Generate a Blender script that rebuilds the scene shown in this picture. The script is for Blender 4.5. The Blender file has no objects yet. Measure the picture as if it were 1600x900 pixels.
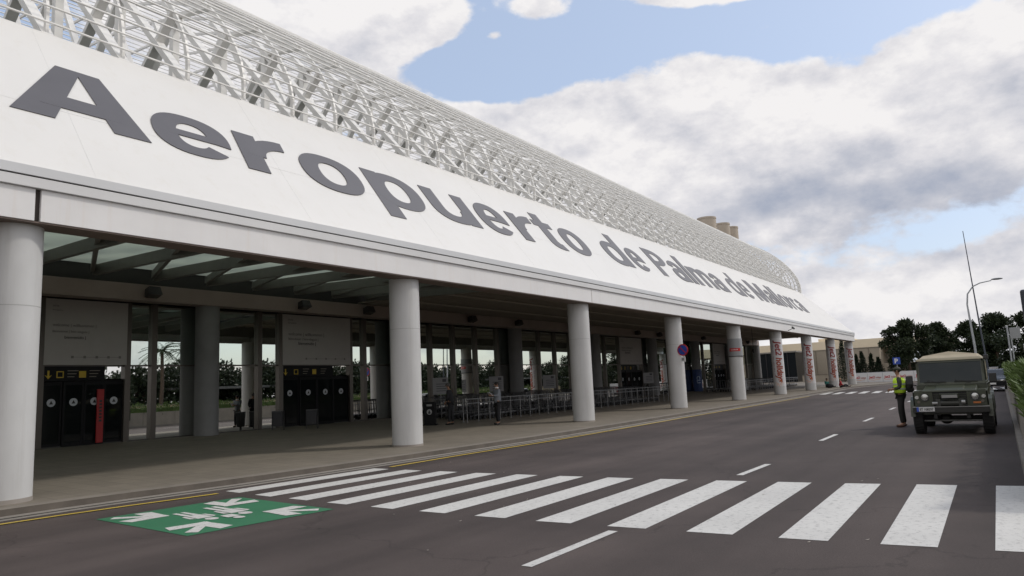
import bpy, bmesh, math, random
from mathutils import Vector, Matrix
R=math.radians; PI=math.pi
rnd=random.Random(7)
scene=bpy.context.scene
COL=scene.collection

# ------------------------------------------------------------------ camera, sky, sun, exposure
cam_d=bpy.data.cameras.new('camera'); cam=bpy.data.objects.new('camera',cam_d); COL.objects.link(cam)
YAW,PITCH,ROLL,FPX,CAMH=0.599,0.1373,-0.0462,1112.97,1.7165
F=Vector((math.cos(YAW)*math.cos(PITCH),math.sin(YAW)*math.cos(PITCH),math.sin(PITCH)))
Rt=Vector((math.sin(YAW),-math.cos(YAW),0)); U=Rt.cross(F)
R2=Rt*math.cos(ROLL)+U*math.sin(ROLL); U2=U*math.cos(ROLL)-Rt*math.sin(ROLL)
M=Matrix((R2,U2,-F)).transposed().to_4x4(); M.translation=Vector((0,0,CAMH)); cam.matrix_world=M
cam_d.sensor_width=36; cam_d.lens=FPX/1600*36; cam_d.clip_end=3000; cam_d.clip_start=0.05
scene.camera=cam
scene.render.resolution_x=1024; scene.render.resolution_y=576
vs=scene.view_settings; vs.view_transform='Standard'; vs.look='None'; vs.gamma=1; vs.exposure=0.0
try: vs.use_curve_mapping=False
except Exception: pass
scene.render.engine='CYCLES'
SUN_AZ,SUN_EL=R(-42),R(45)      # azimuth measured from +X (away along the road) towards the right
W=bpy.data.worlds.new('World'); scene.world=W; W.use_nodes=True
def build_world():
    nt=W.node_tree; N=nt.nodes; L=nt.links; N.clear()
    out=N.new('ShaderNodeOutputWorld')
    sky=N.new('ShaderNodeTexSky'); sky.sky_type='NISHITA'; sky.sun_disc=False
    sky.sun_elevation=SUN_EL; sky.sun_rotation=PI/2-SUN_AZ; sky.air_density=1.0; sky.dust_density=2.2; sky.ozone_density=1.2
    b1=N.new('ShaderNodeBackground'); b1.inputs[1].default_value=0.15
    b2=N.new('ShaderNodeBackground'); b2.inputs[1].default_value=1.0
    lift=N.new('ShaderNodeMix'); lift.data_type='RGBA'; lift.inputs[0].default_value=0.55
    lift.inputs[7].default_value=(4.0,4.75,6.1,1)
    L.new(sky.outputs[0],lift.inputs[6]); L.new(lift.outputs[2],b1.inputs[0])
    tc=N.new('ShaderNodeTexCoord'); sep=N.new('ShaderNodeSeparateXYZ'); L.new(tc.outputs['Generated'],sep.inputs[0])
    def m(op,a,b=None,c=None,clamp=False):
        n=N.new('ShaderNodeMath'); n.operation=op; n.use_clamp=clamp
        for i,v in enumerate((a,b,c)):
            if v is None: continue
            if isinstance(v,(int,float)): n.inputs[i].default_value=v
            else: L.new(v,n.inputs[i])
        return n.outputs[0]
    azn=m('ARCTAN2',sep.outputs[1],sep.outputs[0]); eln=m('ARCSINE',sep.outputs[2])
    comb=N.new('ShaderNodeCombineXYZ'); L.new(azn,comb.inputs[0]); L.new(eln,comb.inputs[1])
    def noise(scale,detail,rough,off=(0,0,0),st=(1,1,1.7)):
        mp=N.new('ShaderNodeMapping'); mp.inputs['Location'].default_value=off; mp.inputs['Scale'].default_value=st
        L.new(tc.outputs['Generated'],mp.inputs[0])
        n=N.new('ShaderNodeTexNoise'); n.inputs['Scale'].default_value=scale; n.inputs['Detail'].default_value=detail; n.inputs['Roughness'].default_value=rough
        L.new(mp.outputs[0],n.inputs[0]); return n.outputs[0]
    def blob(a,e,ra,re,s):
        v=N.new('ShaderNodeVectorMath'); v.operation='SUBTRACT'; L.new(comb.outputs[0],v.inputs[0]); v.inputs[1].default_value=(a,e,0)
        v2=N.new('ShaderNodeVectorMath'); v2.operation='MULTIPLY'; L.new(v.outputs[0],v2.inputs[0]); v2.inputs[1].default_value=(1/ra,1/re,0)
        v3=N.new('ShaderNodeVectorMath'); v3.operation='DOT_PRODUCT'; L.new(v2.outputs[0],v3.inputs[0]); L.new(v2.outputs[0],v3.inputs[1])
        e1=m('POWER',2.718,m('MULTIPLY',v3.outputs['Value'],-1)); return m('MULTIPLY',e1,s)
    def total(lst,base):
        t=None
        for b in lst:
            x=blob(*b); t=x if t is None else m('ADD',t,x)
        return m('ADD',t,base)
    big=noise(2.6,6,0.6,(3.1,1.7,0.4)); fine=noise(9,9,0.58,(0.3,5.2,1.1))
    # where the cloud bodies stand (azimuth, elevation, radii, weight); negative = open blue
    cov=total([(0.10,0.27,0.34,0.11,1.0),(0.42,0.31,0.26,0.11,1.1),(-0.06,0.34,0.12,0.08,0.6),(0.62,0.30,0.10,0.11,0.6),
               (0.31,0.40,0.055,0.05,0.35),(0.84,0.50,0.13,0.085,1.0),(0.71,0.51,0.05,0.05,0.8),(1.0,0.5,0.2,0.15,0.7),
               (0.60,0.425,0.11,0.035,-0.75),(0.42,0.475,0.17,0.035,-0.55),(0.16,0.435,0.12,0.03,-0.5),(0.53,0.505,0.05,0.022,0.5),(0.29,0.505,0.13,0.028,1.25),
               (0.23,0.445,0.04,0.010,0.5),(0.61,0.478,0.02,0.010,0.4),(0.15,0.075,0.35,0.055,0.75),(-0.05,0.12,0.13,0.02,0.5),(0.70,0.44,0.05,0.03,-0.3)],0.02)
    d=m('ADD',cov,m('MULTIPLY',m('SUBTRACT',big,0.5),1.1)); d=m('ADD',d,m('MULTIPLY',m('SUBTRACT',fine,0.5),1.0))
    # elsewhere (out of the picture) broken cloud
    far=m('MULTIPLY',m('ABSOLUTE',m('SUBTRACT',azn,0.5)),0.9,None); farm=m('MULTIPLY',m('SUBTRACT',far,0.75,None,True),0.7)
    d=m('ADD',d,farm)
    mask=N.new('ShaderNodeMapRange'); mask.interpolation_type='SMOOTHSTEP'; mask.inputs[1].default_value=0.27; mask.inputs[2].default_value=0.43; L.new(d,mask.inputs[0])
    # light and shade of the cloud body: thick and low-lying = grey, rims and tops bright
    sh=total([(0.10,0.205,0.26,0.055,1.0),(0.0,0.19,0.22,0.05,0.5),(0.28,0.225,0.10,0.05,0.45),(0.10,0.30,0.05,0.03,0.15),(0.80,0.47,0.12,0.03,0.35),(0.38,0.34,0.09,0.03,0.3),(0.0,0.29,0.16,0.03,0.35),(0.01,0.135,0.1,0.015,0.4)],0.0)
    r1=noise(6.5,7,0.6,(0.3,5.2,1.1),(1,1,1.9)); r2=noise(6.5,7,0.6,(0.3+0.015,5.2+0.01,1.1-0.075),(1,1,1.9))
    s1=noise(15,6,0.6,(1.3,2.2,4.1),(1,1,1.6)); s2=noise(15,6,0.6,(1.3+.01,2.2+.006,4.1-.045),(1,1,1.6))
    rel=m('ADD',m('MULTIPLY',m('SUBTRACT',r2,r1),1.25),m('MULTIPLY',m('SUBTRACT',s2,s1),0.75))
    g=m('ADD',m('ADD',m('MULTIPLY',sh,0.50),m('MULTIPLY',m('SUBTRACT',big,0.45),0.35)),rel)
    g=m('ADD',g,0.10)
    ramp=N.new('ShaderNodeValToRGB'); cr=ramp.color_ramp; cr.elements[0].position=0.0; cr.elements[0].color=(0.905,0.885,0.885,1)
    cr.elements[1].position=1.0; cr.elements[1].color=(0.38,0.42,0.52,1)
    e=cr.elements.new(0.25); e.color=(0.755,0.745,0.775,1); e=cr.elements.new(0.6); e.color=(0.55,0.565,0.63,1)
    L.new(g,ramp.inputs[0]); L.new(ramp.outputs[0],b2.inputs[0])
    mx=N.new('ShaderNodeMixShader'); L.new(mask.outputs[0],mx.inputs[0]); L.new(b1.outputs[0],mx.inputs[1]); L.new(b2.outputs[0],mx.inputs[2])
    L.new(mx.outputs[0],out.inputs[0])
build_world()
sd=bpy.data.lights.new('sun','SUN'); sd.energy=1.3; sd.angle=R(5); sd.color=(1,0.955,0.88)
sun=bpy.data.objects.new('sun',sd); COL.objects.link(sun)
sdir=Vector((math.cos(SUN_EL)*math.cos(SUN_AZ),math.cos(SUN_EL)*math.sin(SUN_AZ),math.sin(SUN_EL)))
sun.rotation_euler=sdir.to_track_quat('Z','Y').to_euler(); sun.location=(0,0,60)

# ------------------------------------------------------------------ materials
MATS={}
def mat(name,col,rough=0.6,metal=0.0,var=0.0,vscale=3.0,spec=0.5,bump=0.0,bscale=40,coat=0.0,stretch=(1,1,1),fine=0.0,trans=0.0,streak=0.0,scol=(0.45,0.3,0.18)):
    if name in MATS: return MATS[name]
    m=bpy.data.materials.new(name); m.use_nodes=True; MATS[name]=m
    nt=m.node_tree; N=nt.nodes; L=nt.links; b=N['Principled BSDF']
    b.inputs['Base Color'].default_value=(*col,1); b.inputs['Roughness'].default_value=rough; b.inputs['Metallic'].default_value=metal
    b.inputs['Specular IOR Level'].default_value=spec
    if coat: b.inputs['Coat Weight'].default_value=coat
    if trans: b.inputs['Transmission Weight'].default_value=trans
    geo=N.new('ShaderNodeNewGeometry')
    cur=None
    if var or fine or streak:
        mp=N.new('ShaderNodeMapping'); mp.inputs['Scale'].default_value=stretch; L.new(geo.outputs['Position'],mp.inputs[0])
        base=N.new('ShaderNodeMix'); base.data_type='RGBA'; base.blend_type='MULTIPLY'; base.inputs[0].default_value=1
        base.inputs[6].default_value=(*col,1)
        n=N.new('ShaderNodeTexNoise'); n.inputs['Scale'].default_value=vscale; n.inputs['Detail'].default_value=6; n.inputs['Roughness'].default_value=0.62
        L.new(mp.outputs[0],n.inputs[0])
        mr=N.new('ShaderNodeMapRange'); mr.inputs[1].default_value=0.3; mr.inputs[2].default_value=0.7; mr.inputs[3].default_value=1-var; mr.inputs[4].default_value=1+var; L.new(n.outputs[0],mr.inputs[0])
        cur=mr.outputs[0]
        if fine:
            n2=N.new('ShaderNodeTexNoise'); n2.inputs['Scale'].default_value=55; n2.inputs['Detail'].default_value=4; n2.inputs['Roughness'].default_value=0.7
            L.new(geo.outputs['Position'],n2.inputs[0])
            mr2=N.new('ShaderNodeMapRange'); mr2.inputs[1].default_value=0.3; mr2.inputs[2].default_value=0.7; mr2.inputs[3].default_value=1-fine; mr2.inputs[4].default_value=1+fine; L.new(n2.outputs[0],mr2.inputs[0])
            mm=N.new('ShaderNodeMath'); mm.operation='MULTIPLY'; L.new(cur,mm.inputs[0]); L.new(mr2.outputs[0],mm.inputs[1]); cur=mm.outputs[0]
        cb=N.new('ShaderNodeCombineColor'); [L.new(cur,cb.inputs[i]) for i in range(3)]
        L.new(cb.outputs[0],base.inputs[7]); o=base.outputs[2]
        if streak:
            mp2=N.new('ShaderNodeMapping'); mp2.inputs['Scale'].default_value=(2.2,2.2,0.12); L.new(geo.outputs['Position'],mp2.inputs[0])
            n3=N.new('ShaderNodeTexNoise'); n3.inputs['Scale'].default_value=1.4; n3.inputs['Detail'].default_value=8; n3.inputs['Roughness'].default_value=0.75; L.new(mp2.outputs[0],n3.inputs[0])
            mr3=N.new('ShaderNodeMapRange'); mr3.inputs[1].default_value=0.52; mr3.inputs[2].default_value=0.78; mr3.inputs[3].default_value=0; mr3.inputs[4].default_value=streak; L.new(n3.outputs[0],mr3.inputs[0])
            sm=N.new('ShaderNodeMix'); sm.data_type='RGBA'; L.new(mr3.outputs[0],sm.inputs[0]); L.new(o,sm.inputs[6]); sm.inputs[7].default_value=(*scol,1); o=sm.outputs[2]
        L.new(o,b.inputs['Base Color'])
    if bump:
        n=N.new('ShaderNodeTexNoise'); n.inputs['Scale'].default_value=bscale; n.inputs['Detail'].default_value=5; L.new(geo.outputs['Position'],n.inputs[0])
        bp=N.new('ShaderNodeBump'); bp.inputs['Strength'].default_value=bump; bp.inputs['Distance'].default_value=0.02; L.new(n.outputs[0],bp.inputs['Height']); L.new(bp.outputs[0],b.inputs['Normal'])
    return m
white_metal=mat('white_panel',(0.765,0.752,0.722),0.42,var=0.035,vscale=0.28,streak=0.26,scol=(0.62,0.58,0.48))
fascia_m=mat('painted_fascia',(0.80,0.79,0.785),0.5,var=0.04,vscale=0.8,streak=0.30,scol=(0.62,0.50,0.38))
cornice_m=mat('cornice_grey',(0.60,0.61,0.62),0.45,var=0.04,vscale=0.8)
joint_m=mat('dark_joint',(0.05,0.04,0.035),0.8)
letter_m=mat('letter_grey',(0.112,0.108,0.117),0.5,var=0.06,vscale=1.2)
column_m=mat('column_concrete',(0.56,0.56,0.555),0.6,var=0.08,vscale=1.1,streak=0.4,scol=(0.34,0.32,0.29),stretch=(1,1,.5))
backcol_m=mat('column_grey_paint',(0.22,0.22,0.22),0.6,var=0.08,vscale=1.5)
lattice_m=mat('white_steel',(0.86,0.85,0.82),0.45,var=0.05,vscale=1.5,streak=0.12,scol=(0.5,0.36,0.22))
beam_m=mat('brown_beam',(0.30,0.24,0.21),0.6,var=0.08,vscale=0.7)
rib_m=mat('grey_roof_steel',(0.20,0.195,0.175),0.6,var=0.06)
dark_m=mat('black_steel',(0.02,0.02,0.02),0.4)
door_m=mat('black_door_frame',(0.008,0.008,0.009),0.5,spec=.2)
slat_m=mat('ceiling_slats',(0.36,0.32,0.27),0.7)
roof_m=mat('roof_slab',(0.25,0.25,0.24),0.8)
board_m=mat('welcome_board',(0.42,0.395,0.375),0.55,var=0.03)
boardtxt_m=mat('board_print',(0.19,0.18,0.17),0.6)
steel_m=mat('stainless_steel',(0.55,0.55,0.54),0.35,metal=0.9)
galv_m=mat('galvanised_pole',(0.42,0.44,0.46),0.5,metal=0.4)
yellow_m=mat('yellow_print',(0.55,0.38,0.03),0.5)
red_m=mat('red_print',(0.50,0.025,0.025),0.5)
orange_m=mat('orange_print',(0.80,0.26,0.02),0.5)
blue_m=mat('blue_print',(0.03,0.08,0.42),0.5)
white_m=mat('white_print',(0.8,0.8,0.8),0.5)
black_m=mat('black_rubber',(0.018,0.018,0.018),0.75)
# wall glass: dark mirror-like solar glass
def glassmat(name,tint,mixf):
    m=bpy.data.materials.new(name); m.use_nodes=True; nt=m.node_tree; N=nt.nodes; L=nt.links; N.clear()
    o=N.new('ShaderNodeOutputMaterial'); g=N.new('ShaderNodeBsdfGlossy'); g.inputs[0].default_value=(*tint,1); g.inputs['Roughness'].default_value=0.012
    d=N.new('ShaderNodeBsdfDiffuse'); d.inputs[0].default_value=(0.01,0.012,0.012,1)
    mx=N.new('ShaderNodeMixShader'); mx.inputs[0].default_value=mixf; L.new(d.outputs[0],mx.inputs[1]); L.new(g.outputs[0],mx.inputs[2]); L.new(mx.outputs[0],o.inputs[0])
    return m
glass_hi=glassmat('solar_glass',(0.80,0.88,0.82),0.78)
glass_lo=glassmat('clear_wall_glass',(0.95,0.96,0.93),0.88)
glass_door=glassmat('door_glass',(0.5,0.5,0.5),0.035)
def skylight():
    m=bpy.data.materials.new('frosted_skylight'); m.use_nodes=True; nt=m.node_tree; N=nt.nodes; L=nt.links; N.clear()
    o=N.new('ShaderNodeOutputMaterial'); t=N.new('ShaderNodeBsdfTranslucent'); t.inputs[0].default_value=(0.66,0.71,0.65,1)
    d=N.new('ShaderNodeBsdfDiffuse'); d.inputs[0].default_value=(0.25,0.3,0.27,1); mx=N.new('ShaderNodeMixShader'); mx.inputs[0].default_value=0.15
    L.new(t.outputs[0],mx.inputs[1]); L.new(d.outputs[0],mx.inputs[2]); L.new(mx.outputs[0],o.inputs[0]); return m
sky_m=skylight()

# ------------------------------------------------------------------ helpers
class MB:
    def __init__(s): s.v=[]; s.f=[]; s.mi=[]; s.k=0
    def add(s,vs,fs):
        o=len(s.v); s.v+= [tuple(v) for v in vs]; s.f+=[tuple(i+o for i in f) for f in fs]; s.mi+=[s.k]*len(fs); return s
    def box(s,x0,y0,z0,x1,y1,z1):
        x0,x1=sorted((x0,x1)); y0,y1=sorted((y0,y1)); z0,z1=sorted((z0,z1))
        return s.add([(x0,y0,z0),(x1,y0,z0),(x1,y1,z0),(x0,y1,z0),(x0,y0,z1),(x1,y0,z1),(x1,y1,z1),(x0,y1,z1)],
            [(0,3,2,1),(4,5,6,7),(0,1,5,4),(1,2,6,5),(2,3,7,6),(3,0,4,7)])
    def hexa(s,b,t):   # bottom 4 pts ccw, top 4 pts
        return s.add(list(b)+list(t),[(0,3,2,1),(4,5,6,7),(0,1,5,4),(1,2,6,5),(2,3,7,6),(3,0,4,7)])
    def bar(s,a,b,w,h,up=(0,0,1)):
        a=Vector(a); b=Vector(b); d=(b-a).normalized(); up=Vector(up)
        x=d.cross(up)
        if x.length<1e-4: x=d.cross(Vector((1,0,0)))
        x.normalize(); y=x.cross(d).normalized()
        q=lambda p:[p-x*w/2-y*h/2,p+x*w/2-y*h/2,p+x*w/2+y*h/2,p-x*w/2+y*h/2]
        return s.hexa(q(a),q(b))
    def tube(s,pts,r,n=8,cap=True):
        pts=[Vector(p) for p in pts]; rings=[]; rr=r if isinstance(r,(list,tuple)) else [r]*len(pts)
        prev=None
        for i,p in enumerate(pts):
            d=(pts[min(i+1,len(pts)-1)]-pts[max(i-1,0)]).normalized()
            if prev is None:
                x=d.cross(Vector((0,0,1)))
                if x.length<1e-3: x=d.cross(Vector((1,0,0)))
            else: x=prev-d*prev.dot(d)
            x.normalize(); prev=x.copy(); y=d.cross(x)
            rings.append([p+(x*math.cos(2*PI*k/n)+y*math.sin(2*PI*k/n))*rr[i] for k in range(n)])
        vs=[v for g in rings for v in g]; fs=[]
        for i in range(len(pts)-1):
            for k in range(n): a=i*n+k; b=i*n+(k+1)%n; fs.append((a,b,b+n,a+n))
        if cap: fs.append(tuple(range(n-1,-1,-1))); fs.append(tuple(range((len(pts)-1)*n,len(pts)*n)))
        return s.add(vs,fs)
    def cyl(s,x,y,z0,z1,r,n=24,r2=None): return s.tube([(x,y,z0),(x,y,z1)],[r,r if r2 is None else r2],n)
    def poly(s,pts,th):  # planar polygon (list of 3D pts) given thickness vector
        th=Vector(th); n=len(pts); p=[Vector(q) for q in pts]; q=[a+th for a in p]
        return s.add(p+q,[tuple(range(n-1,-1,-1)),tuple(range(n,2*n))]+[(i,(i+1)%n,n+(i+1)%n,n+i) for i in range(n)])
    def ell(s,c,r,nu=12,nv=8):
        vs=[];fs=[]
        for j in range(nv+1):
            a=PI*j/nv
            for i in range(nu): b=2*PI*i/nu; vs.append((c[0]+r[0]*math.sin(a)*math.cos(b),c[1]+r[1]*math.sin(a)*math.sin(b),c[2]+r[2]*math.cos(a)))
        for j in range(nv):
            for i in range(nu): k=(i+1)%nu; fs.append((j*nu+i,(j+1)*nu+i,(j+1)*nu+k,j*nu+k))
        return s.add(vs,fs)
    def build(s,name,m,parent=None,smooth=None,label=None,bevel=0):
        me=bpy.data.meshes.new(name); me.from_pydata(s.v,[],s.f)
        ms=m if isinstance(m,(list,tuple)) else [m]
        for q in ms: me.materials.append(q)
        if len(ms)>1: me.polygons.foreach_set('material_index',s.mi)
        bm=bmesh.new(); bm.from_mesh(me); bmesh.ops.recalc_face_normals(bm,faces=bm.faces); bm.to_mesh(me); bm.free()
        if smooth:
            me.polygons.foreach_set('use_smooth',[True]*len(me.polygons)); me.set_sharp_from_angle(angle=R(smooth))
        o=bpy.data.objects.new(name,me); COL.objects.link(o)
        if parent: o.parent=parent
        if label: o['label']=label
        if bevel:
            md=o.modifiers.new('bevel','BEVEL'); md.width=bevel; md.segments=2; md.limit_method='ANGLE'
        return o
def tag(o,label=None,cat=None,group=None,kind=None):
    if label: o['label']=label
    if cat: o['category']=cat
    if group: o['group']=group
    if kind: o['kind']=kind
    return o
def thing(name,label,cat,loc=(0,0,0),rz=0,group=None):
    o=bpy.data.objects.new(name,None); COL.objects.link(o); o.location=loc; o.rotation_euler=(0,0,rz); o.empty_display_size=.2
    return tag(o,label,cat,group)
def dup(root,loc=None,rz=None,label=None,scale=None):
    r=root.copy(); COL.objects.link(r)
    if loc is not None: r.location=loc
    if rz is not None: r.rotation_euler=(0,0,rz)
    if scale is not None: r.scale=scale
    if label: r['label']=label
    for ch in list(root.children):
        c=ch.copy(); COL.objects.link(c); c.parent=r
        for g in list(ch.children):
            d=g.copy(); COL.objects.link(d); d.parent=c
    return r
def struct(o,label=None): o['kind']='structure'; 
def interp(tab,x):
    if x<=tab[0][0]: return tab[0][1]
    for (a,b),(c,d) in zip(tab,tab[1:]):
        if x<=c: return b+(d-b)*(x-a)/(c-a)
    return tab[-1][1]
def textobj(name,body,size,m,parent,mw,extr=0.004,offset=0.0,xs=1.0,align='LEFT',shear=0.0,spacing=1.0):
    cu=bpy.data.curves.new(name,'FONT'); cu.body=body; cu.size=size; cu.extrude=extr; cu.offset=offset; cu.align_x=align; cu.shear=shear; cu.space_character=spacing
    o=bpy.data.objects.new(name,cu); COL.objects.link(o)
    dg=bpy.context.evaluated_depsgraph_get(); dg.update()
    me=bpy.data.meshes.new_from_object(o.evaluated_get(dg)); COL.objects.unlink(o); bpy.data.objects.remove(o); bpy.data.curves.remove(cu)
    me.transform(Matrix.Diagonal((xs,1,1,1))); me.transform(mw)
    me.materials.clear(); me.materials.append(m)
    o=bpy.data.objects.new(name,me); COL.objects.link(o)
    if parent: o.parent=parent
    return o
def frame(o,x,y,z=None):   # 4x4 from origin and two axes
    x=Vector(x).normalized(); y=Vector(y).normalized(); z=x.cross(y)
    m_=Matrix((x,y,z)).transposed().to_4x4(); m_.translation=Vector(o); return m_

# ------------------------------------------------------------------ ground, road, pavement
def asphalt_mat():
    m=mat('asphalt',(0.072,0.057,0.052),0.82,var=0.22,vscale=0.35,fine=0.22,bump=0.35,bscale=160,spec=0.3)
    nt=m.node_tree; N=nt.nodes; L=nt.links; b=N['Principled BSDF']
    src=b.inputs['Base Color'].links[0].from_socket; geo=N.new('ShaderNodeNewGeometry')
    # wheel-polished lanes running along the road and sparse tar spots
    mp=N.new('ShaderNodeMapping'); mp.inputs['Scale'].default_value=(0.04,0.75,1); L.new(geo.outputs['Position'],mp.inputs[0])
    n=N.new('ShaderNodeTexNoise'); n.inputs['Scale'].default_value=1.0; n.inputs['Detail'].default_value=3; L.new(mp.outputs[0],n.inputs[0])
    mr=N.new('ShaderNodeMapRange'); mr.inputs[1].default_value=0.35; mr.inputs[2].default_value=0.65; mr.inputs[3].default_value=0.76; mr.inputs[4].default_value=1.22; L.new(n.outputs[0],mr.inputs[0])
    v=N.new('ShaderNodeTexVoronoi'); v.inputs['Scale'].default_value=1.3; L.new(geo.outputs['Position'],v.inputs[0])
    m2=N.new('ShaderNodeMapRange'); m2.inputs[1].default_value=0.03; m2.inputs[2].default_value=0.05; m2.inputs[3].default_value=0.45; m2.inputs[4].default_value=1; L.new(v.outputs['Distance'],m2.inputs[0])
    mm=N.new('ShaderNodeMath'); mm.operation='MULTIPLY'; L.new(mr.outputs[0],mm.inputs[0]); L.new(m2.outputs[0],mm.inputs[1])
    # hairline cracks
    nw=N.new('ShaderNodeTexNoise'); nw.inputs['Scale'].default_value=1.5; nw.inputs['Detail'].default_value=5; L.new(geo.outputs['Position'],nw.inputs[0])
    va=N.new('ShaderNodeVectorMath'); va.operation='ADD'; L.new(geo.outputs['Position'],va.inputs[0]); L.new(nw.outputs['Color'],va.inputs[1])
    v2=N.new('ShaderNodeTexVoronoi'); v2.feature='DISTANCE_TO_EDGE'; v2.inputs['Scale'].default_value=0.16; L.new(va.outputs[0],v2.inputs[0])
    m3=N.new('ShaderNodeMapRange'); m3.inputs[1].default_value=0.0; m3.inputs[2].default_value=0.004; m3.inputs[3].default_value=0.72; m3.inputs[4].default_value=1; L.new(v2.outputs['Distance'],m3.inputs[0])
    mq=N.new('ShaderNodeMath'); mq.operation='MULTIPLY'; L.new(mm.outputs[0],mq.inputs[0]); L.new(m3.outputs[0],mq.inputs[1])
    sc=N.new('ShaderNodeVectorMath'); sc.operation='SCALE'; L.new(src,sc.inputs[0]); L.new(mq.outputs[0],sc.inputs['Scale']); L.new(sc.outputs[0],b.inputs['Base Color'])
    return m
asph=asphalt_mat()
def paint_mat(name,col,wear=0.35):
    m=bpy.data.materials.new(name); m.use_nodes=True; nt=m.node_tree; N=nt.nodes; L=nt.links; b=N['Principled BSDF']; b.inputs['Roughness'].default_value=0.65
    geo=N.new('ShaderNodeNewGeometry')
    n=N.new('ShaderNodeTexNoise'); n.inputs['Scale'].default_value=70; n.inputs['Detail'].default_value=5; n.inputs['Roughness'].default_value=0.8; L.new(geo.outputs['Position'],n.inputs[0])
    n2=N.new('ShaderNodeTexNoise'); n2.inputs['Scale'].default_value=14; n2.inputs['Detail'].default_value=6; L.new(geo.outputs['Position'],n2.inputs[0])
    ad=N.new('ShaderNodeMath'); ad.operation='ADD'; L.new(n.outputs[0],ad.inputs[0]); L.new(n2.outputs[0],ad.inputs[1])
    mr=N.new('ShaderNodeMapRange'); mr.inputs[1].default_value=1.04; mr.inputs[2].default_value=1.34; mr.inputs[3].default_value=0; mr.inputs[4].default_value=wear*1.3; L.new(ad.outputs[0],mr.inputs[0])
    mx=N.new('ShaderNodeMix'); mx.data_type='RGBA'; L.new(mr.outputs[0],mx.inputs[0]); mx.inputs[6].default_value=(*col,1); mx.inputs[7].default_value=(0.13,0.12,0.115,1)
    n3=N.new('ShaderNodeTexNoise'); n3.inputs['Scale'].default_value=0.9; n3.inputs['Detail'].default_value=3; L.new(geo.outputs['Position'],n3.inputs[0])
    mr3=N.new('ShaderNodeMapRange'); mr3.inputs[1].default_value=0.3; mr3.inputs[2].default_value=0.7; mr3.inputs[3].default_value=0.92; mr3.inputs[4].default_value=1.05; L.new(n3.outputs[0],mr3.inputs[0])
    sc=N.new('ShaderNodeVectorMath'); sc.operation='SCALE'; L.new(mx.outputs[2],sc.inputs[0]); L.new(mr3.outputs[0],sc.inputs['Scale']); L.new(sc.outputs[0],b.inputs['Base Color'])
    return m
wpaint=paint_mat('white_road_paint',(0.60,0.59,0.56),0.55); ypaint=paint_mat('yellow_road_paint',(0.60,0.43,0.06),0.5); gpaint=paint_mat('green_road_paint',(0.030,0.165,0.075),0.25)
earth=mat('dry_ground',(0.20,0.17,0.12),0.9,var=0.2,vscale=0.2)
b=MB(); b.add([(-900,-900,-0.02),(1500,-900,-0.02),(1500,900,-0.02),(-900,900,-0.02)],[(0,1,2,3)]); tag(b.build('ground',earth),'dry flat ground reaching the horizon',kind='structure')
b=MB(); b.add([(-60,-30,0),(260,-30,0),(260,60,0),(-60,60,0)],[(0,1,2,3)]); tag(b.build('road',asph),'grey brown asphalt road',kind='structure')
KERB=[(-60,13.9),(-10,13.6),(0,13.45),(4.9,13.31),(6.4,13.22),(8.7,12.86),(11.8,12.58),(15.3,12.39),(19.6,12.2),(24.1,12.17),(28.4,12.22),(35.5,12.35),(45.4,12.37),(52,12.45),(60,12.6),(68,12.75),(76,12.95),(79,12.9),(84,12.3),(92,10.7),(99,8.95),(110,7.2),(130,6)]
def pz(y): return 0.12+0.0235*(y-12.9)
def strip(tab,off0,off1,z0,z1,step=1.0,x0=-60,x1=130):
    b=MB(); n=int((x1-x0)/step); vs=[]; fs=[]
    for i in range(n+1):
        x=x0+i*step; y=interp(tab,x)
        vs+= [(x,y+off0,z0),(x,y+off1,z1)]
    for i in range(n): fs.append((2*i,2*i+2,2*i+3,2*i+1))
    return b.add(vs,fs)
def pave_mat():
    m=mat('paving_tiles',(0.205,0.18,0.145),0.75,var=0.10,vscale=0.5,fine=0.12,spec=0.35)
    nt=m.node_tree; N=nt.nodes; L=nt.links; b=N['Principled BSDF']; src=b.inputs['Base Color'].links[0].from_socket
    geo=N.new('ShaderNodeNewGeometry'); br=N.new('ShaderNodeTexBrick'); br.offset=0; br.inputs['Scale'].default_value=1; br.inputs['Brick Width'].default_value=0.4; br.inputs['Row Height'].default_value=0.4
    br.inputs['Mortar Size'].default_value=0.006; br.inputs['Color1'].default_value=(1,1,1,1); br.inputs['Color2'].default_value=(0.88,0.88,0.88,1); br.inputs['Mortar'].default_value=(0.55,0.55,0.55,1)
    L.new(geo.outputs['Position'],br.inputs[0])
    mx=N.new('ShaderNodeMix'); mx.data_type='RGBA'; mx.blend_type='MULTIPLY'; mx.inputs[0].default_value=1; L.new(src,mx.inputs[6]); L.new(br.outputs[0],mx.inputs[7]); L.new(mx.outputs[2],b.inputs['Base Color'])
    return m
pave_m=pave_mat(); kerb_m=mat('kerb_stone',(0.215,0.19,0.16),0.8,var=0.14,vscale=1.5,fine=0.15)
gut_m=mat('gutter_concrete',(0.25,0.228,0.20),0.8,var=0.12,vscale=1.3,fine=0.15); gap_m=mat('drain_gap',(0.02,0.018,0.016),0.9)
b=MB(); xs=[-60+i for i in range(191)]; vs=[];fs=[]
for x in xs:
    y=interp(KERB,x)+0.655; vs+=[(x,y,0.12),(x,max(62,y+1),pz(62))]
for i in range(len(xs)-1): fs.append((2*i,2*i+2,2*i+3,2*i+1))
b.add(vs,fs); tag(b.build('pavement',pave_m),'tiled pavement sloping up under the canopy',kind='structure')
b=strip(KERB,0.30,0.335,0.014,0.118); tag(b.build('kerb_face',mat('kerb_face_shade',(0.10,0.085,0.07),.9,var=.25,vscale=2)),'front face of the kerb with its shade painted dark',kind='structure')  # darker colour than the kerb stone, painting shade onto the upright face
b=strip(KERB,0.335,0.66,0.118,0.124)
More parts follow.
